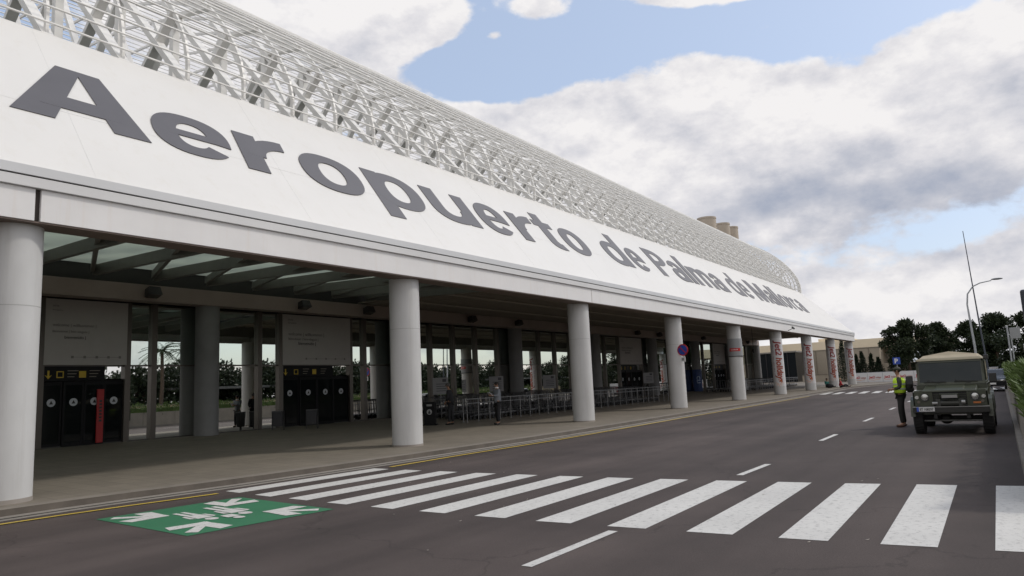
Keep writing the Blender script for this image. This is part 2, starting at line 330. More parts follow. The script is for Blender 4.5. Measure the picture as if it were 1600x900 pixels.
kb=b.build('kerb',kerb_m); tag(kb,'worn stone kerb along the pavement',kind='structure')
b=strip(KERB,-.02,0.07,0.004,0.004); tag(b.build('drain_slot',gap_m),'dark slot drain along the kerb',kind='structure')
b=strip(KERB,0.07,0.30,0.010,0.014); b2=strip(KERB,-0.20,-.02,0.005,0.009); b.add(b2.v,b2.f); tag(b.build('gutter',gut_m),'pale concrete gutter along the kerb',kind='structure')
YT=[(-60,13.3),(0,13.0),(4.7,12.78),(5.4,12.72),(6.5,12.55),(7.95,12.25),(11.8,11.95),(14.8,11.95),(18.9,11.75),(23.2,11.82),(30,11.95),(45,12.05),(56,12.15)]
# edge line is broken where the crossing meets the kerb
b=strip(YT,-0.055,0.055,0.012,0.012,0.5,-60,8.0); b2=strip(YT,-0.055,0.055,0.012,0.012,0.5,12.2,56); b.add(b2.v,b2.f)
tag(b.build('edge_line',ypaint),'yellow line painted along the gutter',kind='structure')
# zebra crossing
def Xn(i): return -1.798e-6*i**3+9.7508e-3*i*i-0.12586*i+8.291
def Xf(i): return 1.2867e-4*i**3+6.936e-3*i*i-0.05775*i+11.944
def YnL(i): return 0.004848*i*i-1.0716*i+12.44
def YfL(i): return 0.00232*i*i-1.01737*i+12.209
b=MB()
def wob(): return rnd.uniform(-.012,.012)
for i in range(0,14):
    a0=(Xn(i)+wob(),YnL(i)+wob(),0.004); a1=(Xn(i+.5)+wob(),YnL(i)-.50+wob(),0.004); c0=(Xf(i)+wob(),YfL(i)+wob(),.004); c1=(Xf(i+.5)+wob(),YfL(i)-.50+wob(),.004)
    b.add([a0,c0,c1,a1],[(0,1,2,3)])
tag(b.build('zebra_crossing',wpaint),'near white zebra crossing over the road',kind='structure')
b=MB()
for i in range(15):
    y=12.25-i*.92; b.add([(59.3,y,.004),(64.5,y+.35,.004),(64.5,y-.15,.004),(59.3,y-.5,.004)],[(0,1,2,3)])
tag(b.build('far_zebra_crossing',wpaint),'distant white zebra crossing beyond the jeep',kind='structure')
b=MB()
for (x0,y0,x1,y1) in [(5.90,4.01,7.68,3.98),(12.72,4.06,14.4,4.02),(19.5,4.09,21.5,4.09),(26.9,4.2,28.85,4.2),(34.5,4.33,36.2,4.33),(42,4.4,43.8,4.4),(49.5,4.45,51.3,4.45)]:
    b.add([(x0,y0-.06,.005),(x1,y1-.06,.005),(x1,y1+.06,.005),(x0,y0+.06,.005)],[(0,1,2,3)])
tag(b.build('lane_line',wpaint),'dashed white line dividing the road lanes',kind='structure')
# green assembly point marking
GA,GB,GC,GD=[Vector(q) for q in ((5.58,11.67,0),(5.40,8.92,0),(7.57,8.61,0),(7.88,11.40,0))]
def guv(u,v,z=.008):
    p=GB*(1-u)*(1-v)+GC*u*(1-v)+GD*u*v+GA*(1-u)*v; return (p.x,p.y,z)
b=MB(); b.add([guv(0,0,.005),guv(1,0,.005),guv(1,1,.005),guv(0,1,.005)],[(0,1,2,3)])
gm=b.build('assembly_point_marking',gpaint); tag(gm,'green painted square with white arrows and people',kind='structure')
b=MB()
def gp(pts,z=.008): b.add([guv(u,v,z) for u,v in pts],[tuple(range(len(pts)))])
for k,(cu,cv) in enumerate(((0,1),(0,0),(1,0),(1,1))):
    du=1 if cu==0 else -1; dv=-1 if cv==1 else 1
    T=lambda a,c:(cu+du*a,cv+dv*c)
    # shaft, two barbs meeting at the tip (0.3,0.3) from the corner
    gp([T(.09,.04),T(.27,.22),T(.24,.26),T(.04,.09)],.008+.001*k)
    gp([T(.30,.31),T(.21,.30),T(.22,.03),T(.32,.06)],.0085+.001*k)
    gp([T(.31,.30),T(.30,.21),T(.03,.22),T(.06,.32)],.009+.001*k)
def gell(u,v,ru,rv,z): gp([(u+ru*math.cos(t*PI/8),v+rv*math.sin(t*PI/8)) for t in range(16)],z)
for (u,q,z) in ((.385,.92,.009),(.615,1.0,.011)):
    hv=.385-.02*q
    gell(u,hv,.042*q,.048*q,z)
    gp([(u-.055*q,hv+.062),(u+.055*q,hv+.062),(u+.05*q,hv+.22*q),(u-.05*q,hv+.22*q)],z)
    gp([(u-.095*q,hv+.09),(u-.065*q,hv+.07),(u-.06*q,hv+.22*q),(u-.085*q,hv+.21*q)],z); gp([(u+.095*q,hv+.09),(u+.065*q,hv+.07),(u+.06*q,hv+.22*q),(u+.085*q,hv+.21*q)],z)
    gp([(u-.048*q,hv+.225*q),(u-.008,hv+.225*q),(u-.012,hv+.40*q),(u-.046*q,hv+.40*q)],z+.0006); gp([(u+.008,hv+.225*q),(u+.048*q,hv+.225*q),(u+.046*q,hv+.40*q),(u+.012,hv+.40*q)],z+.0006)
gell(.50,.26,.035,.036,.0125); gp([(.455,.305),(.545,.305),(.54,.40),(.46,.40)],.0125)
o=b.build('marking_symbols',wpaint); o.parent=gm

# ------------------------------------------------------------------ terminal building
T=thing('terminal_building','long white airport terminal with sloping lettered front and open steel vault','building',(0,0,0))
S=10.4246; CX=[5.40+S*n for n in range(9)]; CX[1]-=.17; CX[7]+=0.15
CY=14.613; CRAD=.446; XS=-30.0; XE=89.3; FY=13.967
# front columns
def column(x,y,r,z0,z1,m,n=40):
    b=MB(); b.cyl(x,y,z0,z1,r,n); 
    o=b.build('column',m,T,smooth=40)
    return o
cols=[]
for n,x in enumerate([CX[0]-2*S,CX[0]-S]+CX):
    c=column(x,CY,CRAD,.10,5.03,column_m); cols.append(c)
    bb=MB(); bb.tube([(x,CY,.12),(x,CY,.20)],[CRAD+.012,CRAD+.006],40); bb.build('base_ring',mat('column_base',(0.30,0.27,0.24),.7,var=.1),c,smooth=40)
    bb=MB(); bb.cyl(x,CY,3.53,3.545,CRAD+.002,40); bb.build('seam_ring',mat('column_seam',(0.40,0.40,0.39),.7),c,smooth=40)
cols=cols[2:]
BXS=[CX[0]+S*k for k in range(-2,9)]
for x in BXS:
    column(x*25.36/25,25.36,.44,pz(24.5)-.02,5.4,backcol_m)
# fascia band: box girder face, cornice, drip
def prism(sec,x0,x1):
    b=MB(); n=len(sec); b.add([(x0,y,z) for y,z in sec]+[(x1,y,z) for y,z in sec],[tuple(range(n-1,-1,-1)),tuple(range(n,2*n))]+[(i,(i+1)%n,n+(i+1)%n,n+i) for i in range(n)]); return b
FB,FT=5.035,5.622
joints=[XS]+[c+.10 for c in (CX[0]-2*S,)+tuple(CX[0::2])]+[XE]
jw=[.028]*len(joints); 
for i in range(len(joints)-1):
    a=joints[i]+.018; c=joints[i+1]-.018
    if abs(joints[i]-(CX[0]+.10))<.01: a+=.03
    if abs(joints[i+1]-(CX[0]+.10))<.01: c-=.03
    prism([(FY,FB),(FY+.55,FB),(FY+.55,FT),(FY,FT)],a,c).build('fascia_panel',fascia_m,T,bevel=.006)
prism([(FY+.06,FB+.02),(FY+.53,FB+.02),(FY+.53,FT+.002),(FY+.06,FT+.002)],XS,XE-.05).build('fascia_backing',joint_m,T)
prism([(FY-.065,5.628),(FY+.5,5.628),(FY+.5,5.815),(FY-.065,5.815)],XS,XE+.02).build('lower_cornice',mat('cornice_light',(0.70,0.70,0.70),.45,var=.04,vscale=.8),T,bevel=.006)
prism([(FY-.03,5.815),(FY+.5,5.815),(FY+.5,5.837),(FY-.03,5.837)],XS,XE).build('cornice_joint',joint_m,T)
prism([(FY-.085,5.837),(FY+.5,5.837),(FY+.5,6.02),(FY-.07,6.02)],XS,XE+.02).build('upper_cornice',cornice_m,T,bevel=.006)
# soffit lip
prism([(FY+.02,FB-.03),(FY+.62,FB-.03),(FY+.62,FB-.002),(FY+.02,FB-.002)],XS,XE-.1).build('soffit_strip',mat('soffit_brown',(0.16,0.12,0.10),.6),T)
# sloping sign panel
PA=Vector((0,13.90,5.95)); PV=Vector((0,1,1.28)).normalized(); PN=Vector((1,0,0)).cross(PV)   # PN points inwards/up? keep outward
PN=Vector((0,-PV.z,PV.y))
PLEN=5.44
def pan(x,t,off=0.0): p=PA+PV*t+PN*off; return (x,p.y,p.z)
b=MB()
fr=[pan(XS,.09),pan(XE-.1,.09),pan(79.9,PLEN),pan(XS,PLEN)]
b.poly(fr,-PN*.18)
b.build('sign_panel',white_metal,T)
# faint seams of the cladding sheets
b=MB(); 
for k in (2,): 
    t=PLEN*k/5*1.02; xe=XE-.1-(XE-.1-79.9)*t/PLEN
    b.poly([pan(XS,t-.004,.001),pan(xe,t-.004,.001),pan(xe,t+.004,.001),pan(XS,t+.004,.001)],PN*.002)
x=XS
while x<80:
    b.poly([pan(x-.004,0.02,.0015),pan(x+.004,.02,.0015),pan(x+.004,PLEN-.02,.0015),pan(x-.004,PLEN-.02,.0015)],PN*.001); x+=S/2
b.build('panel_seam',mat('seam_grey',(0.73,0.725,0.71),.5),T)
# end wall of the sloping roof and the flat roof deck behind it
b=MB(); b.poly([(XE-.2,14.05,5.9),(XE-.2,30,5.9),(80.0,30,10.0),(79.95,17.3,10.0)],(-.2,0,0)); b.build('end_wall',white_metal,T)
prism([(17.42,9.85),(60,9.85),(60,10.12),(17.42,10.12)],24.0,79.9).build('roof_deck',roof_m,T)
prism([(25.5,9.85),(60,9.85),(60,10.12),(25.5,10.12)],XS,23.98).build('roof_deck',roof_m,T)
# letters
def letters():
    base,xh,cap,asc,desc=1.88,3.60,4.17,4.36,1.28
    for word,items in (('Aeropuerto',[('A',5.36,8.12),('e',8.37,10.39),('r',10.68,12.24),('o',12.64,14.9),('p',15.3,17.64),('u',18.05,20.4),('e',20.8,22.71),('r',23.22,24.95),('t',25.15,26.7),('o',27.0,29.14)]),
        ('de',[('d',31.05,33.45),('e',33.87,35.65)]),('Palma',[('P',37.1,39.4),('a',39.6,41.7),('l',41.95,42.67),('m',43.0,46.6),('a',46.9,48.95)]),
        ('de',[('d',50.4,52.75),('e',53.1,54.95)]),('Mallorca',[('M',56.2,60.1),('a',60.4,62.4),('l',62.65,63.35),('l',63.75,64.45),('o',64.75,66.85),('r',67.2,68.65),('c',68.75,70.6),('a',70.85,72.8)])):
        b=MB(); lay=[0]; shx=[0.0]
        def P2(pts):
            lay[0]+=1; off=.02+.0012*(lay[0]%9)
            q=[pan(x+shx[0]*(t-base),t,off) for x,t in pts]; b.poly(q,-PN*(off-.004))
        def box(x0,t0,x1,t1): P2([(x0,t0),(x1,t0),(x1,t1),(x0,t1)])
        def ring(cx,cy,rx,ry,sx,sy,a0=0,a1=360,e=2.35):
            n=max(4,int(abs(a1-a0)/9))
            def pt(a,rx,ry):
                c,s=math.cos(R(a)),math.sin(R(a)); return (cx+rx*math.copysign(abs(c)**(2/e),c),cy+ry*math.copysign(abs(s)**(2/e),s))
            lay[0]+=1; off=.02+.0012*(lay[0]%9)
            vs=[];fs=[]
            for i in range(n+1):
                a=a0+(a1-a0)*i/n
                o_=pt(a,rx,ry); q_=pt(a,rx-sx,ry-sy)
                o_=(o_[0]+shx[0]*(o_[1]-base),o_[1]); q_=(q_[0]+shx[0]*(q_[1]-base),q_[1]); vs+=[pan(*o_,off),pan(*q_,off),pan(*o_,.004),pan(*q_,.004)]
            for i in range(n):
                k=4*i; fs+=[(k,k+4,k+5,k+1),(k,k+2,k+6,k+4),(k+1,k+5,k+7,k+3)]
            fs+=[(0,1,3,2),(4*n,4*n+2,4*n+3,4*n+1)]
            b.add(vs,fs)
        for ch,x0,x1 in items:
            shx[0]={5.36:.17,8.37:.12,10.68:.09,12.64:.06,15.3:.03}.get(x0,0.0); xh={8.37:3.45,10.68:3.50,12.64:3.54}.get(x0,3.60); cap=4.02 if ch=='A' else 4.17; x0-=shx[0]*.5*(xh-base)*(ch!='A'); x1-=shx[0]*.5*(xh-base)*(ch!='A')
            w=x1-x0; sv=.66; sh=.36; cx=(x0+x1)/2; cy=(base+xh)/2; ry=(xh-base)/2+.03; rx=w/2
            if ch=='o': ring(cx,cy,rx,ry,sv,sh)
            elif ch=='e':
                ring(cx,cy,rx,ry,.60,.34,-8,322); P2([(x0+.4,cy-.11),(x1-.01,cy-.11),(x1-.03,cy+.13),(x0+.4,cy+.13)])
            elif ch=='c': ring(cx,cy,rx,ry,sv,sh,38,322)
            elif ch=='l': box(x0,base,x1,asc)
            elif ch=='r':
                box(x0,base,x0+sv,xh); ring(x1-.02,cy-.12,x1-x0-sv*.35,xh-cy+.15,.56,.40,90,180,2.0)
            elif ch=='t':
                m0=x0+w*.22; box(m0,base+.45,m0+sv,xh+.52); box(x0,xh-.36,x1-.05,xh); ring(m0+.86,base+.46,.86,.50,.70,.38,180,282)
            elif ch in 'pd':
                if ch=='p': box(x0,desc,x0+sv*1.03,xh); ring(cx+.04,cy,rx-.04,ry,sv,sh)
                else: box(x1-sv*1.03,base,x1,asc); ring(cx-.04,cy,rx-.04,ry,sv,sh)
            elif ch=='u':
                box(x1-sv,base,x1,xh); box(x0,cy-.15,x0+sv,xh); ring(cx-.06,cy-.13,rx-.06,ry-.13,sv,sh+.02,180,360)
            elif ch=='a':
                box(x1-sv,base,x1-.02,cy+.45); ring(cx-.02,cy+.10,rx-.06,ry-.10,.62,.36,0,160); ring(cx-.08,base+.52,rx-.08,.56,.62,.32)
            elif ch=='m':
                st=.72; box(x0,base,x0+st,xh); mid=(w-st)/2
                for k in (0,1):
                    xa=x0+mid*k; xb=x0+mid*(k+1)+st
                    ring((xa+xb)/2,xh-.72,(xb-xa)/2,.76,st,.42,0,180); box(xb-st,base,xb,xh-.70)
            elif ch=='P':
                box(x0,base,x0+sv+.03,cap); ring(x0+.95,cap-.68,w-.95,.68,.72,.37,-90,90,2.2); box(x0+.6,cap-.37,x0+.96,cap); box(x0+.6,cap-1.36,x0+.96,cap-.99)
            elif ch=='M':
                s2=.78; box(x0,base,x0+s2,cap); box(x1-s2,base,x1,cap)
                P2([(x0+.05,cap),(x0+s2+.3,cap),(cx+.42,base),(cx-.42,base)]); P2([(x1-.05,cap),(x1-s2-.3,cap),(cx-.42,base),(cx+.42,base)])
            elif ch=='A':
                P2([(x0,base),(x0+.80,base),(cx+.06,cap),(cx-.46,cap)]); P2([(x1,base),(x1-.80,base),(cx-.06,cap),(cx+.46,cap)])
                P2([(x0+.55,base+.46),(x1-.55,base+.46),(x1-.68,base+.92),(x0+.68,base+.92)])
        b.build('lettering',letter_m,T)
letters()
# the open steel vault: ribs and louvre tubes
PROF=[(17.28,10.20),(17.26,10.7),(17.34,11.3),(17.56,11.86),(18.10,12.75),(18.75,13.55),(19.5,14.3),(20.6,15.15),(22.2,16.10),(24.5,17.35),(27.5,18.70),(31,19.85),(35,20.7),(39,21.0),(43,20.7),(47,19.85),(50.5,18.7),(53.5,17.3),(56,15.6),(57.6,13.6),(58,11.5),(58,10.2)]
cum=[0]
for a,c in zip(PROF,PROF[1:]): cum.append(cum[-1]+math.dist(a,c))
def prof(s,inset=0.0):
    s=max(0,min(s,cum[-1]-1e-6))
    for i in range(len(cum)-1):
        if s<=cum[i+1]:
            f=(s-cum[i])/(cum[i+1]-cum[i]); a,c=PROF[i],PROF[i+1]; 
            y=a[0]+(c[0]-a[0])*f; z=a[1]+(c[1]-a[1])*f; dy,dz=c[0]-a[0],c[1]-a[1]; l=math.hypot(dy,dz)
            return (y+dz/l*inset, z-dy/l*inset)
VE=79.7
def vault():
    # longitudinal tubes
    s=0.30; k=0
    me=None
    while s<cum[-1]*.60:
        y,z=prof(s,-.06)
        if me is None:
            b=MB(); L_=VE-XS; n=6
            b.tube([(XS,0,0),(VE,0,0)],.026,6); o=b.build('louvre_tube',lattice_m,T,smooth=60); me=o.data
        else:
            o=bpy.data.objects.new('louvre_tube',me); COL.objects.link(o); o.parent=T
        o.location=(0,y,z); k+=1
        s+= .40 if s<6 else (.32 if s<14 else .5)
    # transverse truss frames
    def ribmesh():
        b=MB(); n=40; pts=[prof(cum[-1]*.56*i/n,.10) for i in range(n+1)]
        for (y0,z0),(y1,z1) in zip(pts,pts[1:]): b.bar((0,y0,z0),(0,y1,z1),.07,.12,(0,0,1) if abs(y1-y0)>.05 else (0,1,0))
        return b
    r0=ribmesh().build('vault_rib',lattice_m,T)
    def strut():
        b=MB()
        b.bar((0,17.34,10.2),(0,21.7,14.9),.16,.26,(1,0,0))       # main strut leaning inwards
        b.bar((.02,18.15,12.6),(.02,21.0,10.12),.13,.24,(1,0,0))   # counter strut back down to the deck
        b.bar((0,21.1,10.12),(0,21.1,14.3),.22,.22)
        b.bar((0,21.1,14.2),(0,23.0,12.0),.12,.2,(1,0,0)); b.bar((0,23.0,12.0),(0,25.6,16.4),.12,.2,(1,0,0)); b.bar((0,23,10.1),(0,23,12),.2,.2)
        b.bar((0,21.1,14.2),(0,19.2,13.85),.12,.2,(1,0,0))
        return b
    s0=strut().build('vault_strut',lattice_m,T)
    x=8.58-1.7374*8; first=True; i=0
    while x<VE+.1:
        if first: r=r0; t=s0; first=False
        else:
            r=r0.copy(); COL.objects.link(r); t=s0.copy(); COL.objects.link(t)
        r.location=(x,0,0); t.location=(x,0,0); x+=1.7374
    # end arch
    b=MB(); n=64; pts=[prof(cum[-1]*i/n,.0) for i in range(n+1)]
    for (y0,z0),(y1,z1) in zip(pts,pts[1:]): b.bar((VE,y0,z0),(VE,y1,z1),.22,.34,(0,0,1) if abs(y1-y0)>.05 else (0,1,0))
    b.build('end_arch',lattice_m,T)
    b=MB(); z=10.6
    def yat(z):
        for (y0,z0),(y1,z1) in zip(PROF,PROF[1:]):
            if z0<=z<=z1 and z1>z0: return y0+(y1-y0)*(z-z0)/(z1-z0)
        return 38
    while z<20.8:
        y=yat(z); b.tube([(VE,y,z),(VE,76.5-y,z)],.03,6); z+=.42
    y=19
    while y<57:
        zt=min(prof(q/200*cum[-1])[1] for q in range(201) if abs(prof(q/200*cum[-1])[0]-y)<.6); b.bar((VE+.1,y,10.1),(VE+.1,y,zt),.14,.14); y+=1.7
    b.build('end_screen',lattice_m,T)
vault()
# canopy underside: roof above, steel ribs, skylights, slatted ceiling
XG=24.0        # skylight zone ends about here
b=MB(); b.box(XG,14.5,6.02,XE-.6,26.0,6.08); b.build('ceiling_panel',slat_m,T)
b=MB(); x=XG+.2
while x<XE-.8: b.box(x,14.6,5.90,x+.07,25.3,6.02); x+=.55
for y in (17.2,19.9,22.6): b.box(XG,y,5.84,XE-.7,y+.1,5.90)
b.build('ceiling_slats',slat_m,T)
b=MB(); b.box(XS,14.76,6.56,XG,25.44,6.58); b.build('skylight_glazing',sky_m,T)
# light wells: roof deck left out above the skylight glass to let daylight down
def ribs():
    b=MB(); x=5.40-S*3
    while x<XG+2:
        b.bar((x-1.1,14.7,5.66),(x,25.0,6.26),.15,.34)
        b.bar((x-4.7,14.7,5.72),(x-.1,24.95,6.30),.12,.24)
        x+=S/5
    return b
ribs().build('canopy_rib',rib_m,T)
# facade beam with floodlights
prism([(24.85,5.32),(25.45,5.32),(25.45,5.90),(24.85,5.90)],XS,XE+.6).build('facade_beam',beam_m,T,bevel=.01)
prism([(25.45,5.9),(26.1,5.9),(26.1,7.4),(25.45,7.4)],XS,XE).build('upper_wall',mat('dark_wall',(0.05,0.048,0.045),.8),T)
prism([(14.5,5.35),(14.75,5.35),(14.75,6.60),(14.5,6.50)],XS,XE-.5).build('fascia_inner_beam',rib_m,T)
GY=25.86; GF=pz(GY)
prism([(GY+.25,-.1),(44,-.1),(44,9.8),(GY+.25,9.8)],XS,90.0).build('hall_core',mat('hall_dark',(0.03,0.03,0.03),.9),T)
# mullions
MUL=[-7,-2.5,2.0,6.4,10.43,13.22,14.18,18.71,19.77,23.78,24.69,26.67,29.6,31.57,33.66,35.86,38.2,40.64,42.71,44.84,47.5,50.2,52.7,57.02,59.8,62.95,66.2,69.55,72.3,75.25,79.04,82,84.6,87.2,89.9]
doors=[(-2.5,2.0),(10.43,13.22),(19.77,23.78),(52.7,57.02),(75.25,79.04)]
SP=3.08
ga=MB(); 
for i,(a,c) in enumerate(zip(MUL,MUL[1:])):
    isd=any(abs(a-d[0])<.01 for d in doors)
    if isd:
        bd=MB(); bd.box(a+.06,GY-.16,SP+.02,c-.06,GY-.02,5.30); brd=bd.build('welcome_board',board_m,T)
        w=c-a; mw=frame((a+.06,GY-.162,5.3),(1,0,0),(0,0,1))
        # printed words and pictograms
        for body,px,pz_,sz,mt in (('aena',.16,-.28,.13,boardtxt_m),('Aeropuerto',.16,-.42,.08,boardtxt_m),('welcome | willkommen |',.18,-.98,.17,boardtxt_m),('bienvenue | ben-vinguts | ',.18,-1.20,.14,boardtxt_m),('bienvenido |',.55,-1.42,.17,dark_m)):
            o=textobj('board_print',body,sz*w/3.4,mt,brd,frame((a+.1+px*w/2.8,GY-.17,5.3+pz_*.93),(1,0,0),(0,0,1)),.002)
        pb=MB(); zz=SP+.28
        pb.box(a+w*.34,GY-.168,zz,a+w*.9,GY-.165,zz+.012)
        for q in range(5):
            xx=a+w*(.33+.14*q); pb.box(xx-.04,GY-.172,zz-.035,xx+.04,GY-.168,zz+.05)
        pb.build('board_pictograms',boardtxt_m,brd)
        gl=MB(); gl.box(a+.03,GY+.02,SP-.02,c-.03,GY+.05,5.32); gl.build('upper_pane',glass_hi,T)
        # strip pane left of the signs, black sign header, door leaves
        hd=MB(); hd.box(a+.05,GY-.12,SP-.50,a+w*.72,GY-.02,SP-.02); h=hd.build('door_header_sign',door_m,T)
        sb=MB(); 
        sb.poly([(a+.2,GY-.125,SP-.16),(a+.26,GY-.125,SP-.16),(a+.26,GY-.125,SP-.34),(a+.34,GY-.125,SP-.30),(a+.23,GY-.125,SP-.44),(a+.12,GY-.125,SP-.30),(a+.20,GY-.125,SP-.34)],(0,-.004,0))
        sb.build('sign_arrow',yellow_m,h)
        for xx in (a+w*.17,a+w*.42):
            sb=MB(); 
            if xx<a+w*.3:
                for q in ((0,0,.22,.03),(0,.19,.22,.22),(0,.03,.03,.19),(.19,.03,.22,.19)): sb.box(xx+q[0],GY-.13,SP-.40+q[1],xx+q[2],GY-.123,SP-.40+q[3])
            else: sb.box(xx,GY-.13,SP-.40,xx+.22,GY-.123,SP-.18)
            sb.build('sign_pictogram',yellow_m,h)
        sb=MB()
        for xx in (a+w*.29,a+w*.54):
            for q in range(3): sb.box(xx,GY-.13,SP-.18-.1*q,xx+.34-.06*q,GY-.123,SP-.155-.1*q)
        sb.build('sign_lines',mat('sign_cream',(0.22,0.20,0.16),.6),h)
        pn=MB(); pn.box(a+w*.72+.02,GY+.0,SP-.46,c-.06,GY+.03,SP-.02); pn.build('side_pane',glass_lo,T)
        ww=(w-.12)/4
        for q in range(4):
            xx=a+.06+q*ww; dl=MB(); zt=SP-.52; yy=GY-.06 if q in (1,2) else GY-.02
            dl.box(xx,yy,GF,xx+.06,yy+.06,zt); dl.box(xx+ww-.07,yy,GF,xx+ww-.01,yy+.06,zt); dl.box(xx+.06,yy,zt-.12,xx+ww-.07,yy+.06,zt); dl.box(xx+.06,yy,GF,xx+ww-.07,yy+.06,GF+.12)
            leaf=dl.build('door_leaf',door_m,T)
            gp_=MB(); gp_.box(xx+.06,yy+.02,GF+.12,xx+ww-.07,yy+.04,zt-.12); gp_.build('door_pane',glass_door,leaf)
            st=MB(); zc=GF+1.45; st.tube([(xx+ww*.5,yy+.018,zc),(xx+ww*.5,yy+.008,zc)],.13,20); sk=st.build('door_sticker',mat('sticker_grey',(0.5,0.52,0.55),.5),leaf)
            tr=MB(); tr.poly([(xx+ww*.5-.06,yy+.004,zc-.05),(xx+ww*.5+.06,yy+.004,zc-.05),(xx+ww*.5,yy+.004,zc+.07)],(0,-.002,0)); tr.build('sticker_mark',dark_m,leaf)
        if abs(a-10.43)<.01:
            rb=MB(); rb.box(12.20,GY-.16,GF+.05,12.42,GY-.11,GF+1.85); o=rb.build('vertical_banner',mat('banner_red',(0.38,0.02,0.02),.5),T); o['label']='red vertical banner with dark lettering by the black doors'
            mk=MB()
            for q in range(7): mk.box(12.27,GY-.166,GF+.75+.11*q,12.36,GY-.162,GF+.82+.11*q)
            mk.build('banner_print',dark_m,o)
    else:
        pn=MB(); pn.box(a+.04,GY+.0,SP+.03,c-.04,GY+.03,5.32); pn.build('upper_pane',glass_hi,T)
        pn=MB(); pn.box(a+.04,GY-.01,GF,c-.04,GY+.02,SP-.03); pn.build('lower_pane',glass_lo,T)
mull_m=mat('mullion_bronze',(0.13,0.115,0.10),.35,metal=.5)
b0=MB(); b0.box(-.10,GY-.14,GF-.05,.10,GY+.1,5.33); mo=b0.build('mullion',mull_m,T)
for i,x in enumerate(MUL):
    o=mo if i==0 else mo.copy()
    if i: COL.objects.link(o)
    o.location=(x,0,0)
b=MB(); b.box(XS,GY-.03,SP-.03,90,GY+.06,SP+.03); b.build('transom',mull_m,T)
b=MB(); b.box(XS,GY-.05,pz(GY)-.1,90,GY+.1,GF+.03); b.build('glass_sill',mat('sill_dark',(0.06,0.055,0.05),.6),T)
# terminal end return wall (dark louvred glazing)
b=MB(); b.box(89.9,GY-.1,GF-.3,90.1,44,9.8); b.build('return_wall',mat('return_dark',(0.08,0.085,0.085),.5),T)
# floodlights on beam
fl=thing('floodlight','','lamp')
b=MB(); b.bar((0,0,0),(0,-.18,-.02),.05,.05); b.build('bracket',black_m,fl)
b=MB(); b.hexa([(-.24,-.12,-.20),(.24,-.12,-.20),(.24,-.46,-.10),(-.24,-.46,-.10)],[(-.20,-.08,.10),(.20,-.08,.10),(.20,-.36,.18),(-.20,-.36,.18)]); b.build('housing',mat('lamp_housing',(0.035,0.03,0.03),.5),fl)
b=MB(); b.hexa([(-.20,-.15,-.215),(.20,-.15,-.215),(.20,-.43,-.13),(-.20,-.43,-.13)],[(-.20,-.15,-.20),(.20,-.15,-.20),(.20,-.43,-.112),(-.20,-.43,-.112)]); b.build('lens',mat('lamp_lens',(0.10,0.09,0.08),.15),fl)
FLX=[13.45,20.1,23.9,31.9,36.6,43.2,54.0,58.5,69.5,79.5,84.5]
ords=['nearest','second','third','fourth','fifth','sixth','seventh','eighth','ninth','tenth','farthest']
for i,x in enumerate(FLX):
    o=fl if i==0 else dup(fl)
    o.location=(x,24.84,5.62); tag(o,'%s black floodlight from the left on the brown beam over the glass wall'%ords[i],'lamp','floodlights on the facade beam')
for i,(x,y) in enumerate(((6.3,14.86),(15.0,14.86))):
    o=dup(fl,(x,y-.0,5.25)); tag(o,['floodlight under the fascia beside the nearest white column','floodlight under the fascia left of the second white column'][i],'lamp','floodlights under the fascia')
# ------------------------------------------------------------------ prints and wraps on the columns
wrapw=mat('column_white_wrap',(0.66,0.66,0.67),.5,var=.04)
def wraptext(body,size,m,parent,cx,cy,r,ztop,th0,xs=1.0,offset=0.0,shear=0.0,yshift=0.0):
    me_o=textobj('column_print',body,size,m,parent,Matrix.Identity(4),.0,offset,xs,shear=shear)
    me=me_o.data; bm=bmesh.new(); bm.from_mesh(me)
    for k in range(-4,24): bmesh.ops.bisect_plane(bm,geom=bm.verts[:]+bm.edges[:]+bm.faces[:],plane_co=(0,k*.04,0),plane_no=(0,1,0))
    bm.to_mesh(me); bm.free()
    for v in me.vertices:
        x,y=v.co.x,v.co.y+yshift; th=th0+y/r; v.co=(cx+math.cos(th)*r,cy+math.sin(th)*r,ztop-x)
    return me_o
def facing(x,y): return math.atan2(-y,-x)   # angle on the column that faces the street corner the photo was taken from
for n in (5,6,7,8):
    x=CX[n]; c=cols[n]; th=facing(x,CY)+.05
    b=MB(); b.tube([(x,CY,.8),(x,CY,4.5)],CRAD+.004,40,cap=False); b.build('printed_wrap',wrapw,c,smooth=40)
    wraptext('Jet2',.68,mat('print_maroon',(0.26,0.015,0.015),.5),c,x,CY,CRAD+.010,4.25,th-.25,1.02,.018,.15)
    wraptext('holidays',.66,mat('print_rust',(0.34,0.05,0.015),.5),c,x,CY,CRAD+.010,3.0,th-.25,.88,.024,.15)
    b=MB()
    pts=[(x+math.cos(th-.1+.36*math.cos(t))*(CRAD+.012),CY+math.sin(th-.1+.36*math.cos(t))*(CRAD+.012),1.12+.17*math.sin(t)) for t in [PI*(-.85)+i*PI*1.5/14 for i in range(15)]]
    b.tube(pts,.012,5)
    for k in range(5):
        t=PI*(-.95)+k*PI*.22; th2=th-.1+.58*math.cos(t); b.ell((x+math.cos(th2)*(CRAD+.008),CY+math.sin(th2)*(CRAD+.008),1.10+.27*math.sin(t)),(.03,.03,.03),6,5)
    b.build('sun_logo',orange_m,c)
    b=MB()
    for k in range(34):
        z=4.05-k*.075; w_=.03+.02*(k*7%3); q=[(x+math.cos(t)*(CRAD+.008),CY+math.sin(t)*(CRAD+.008),zz) for t,zz in ((th-.78,z),(th-.78+w_*2.2,z),(th-.78+w_*2.2,z-.045),(th-.78,z-.045))]
        if k%6!=5: b.add(q,[(0,1,2,3)])
    b.build('fine_print',mat('print_purple',(0.22,0.10,0.20),.6),c)
x=CX[4]; c=cols[4]; th=facing(x,CY)
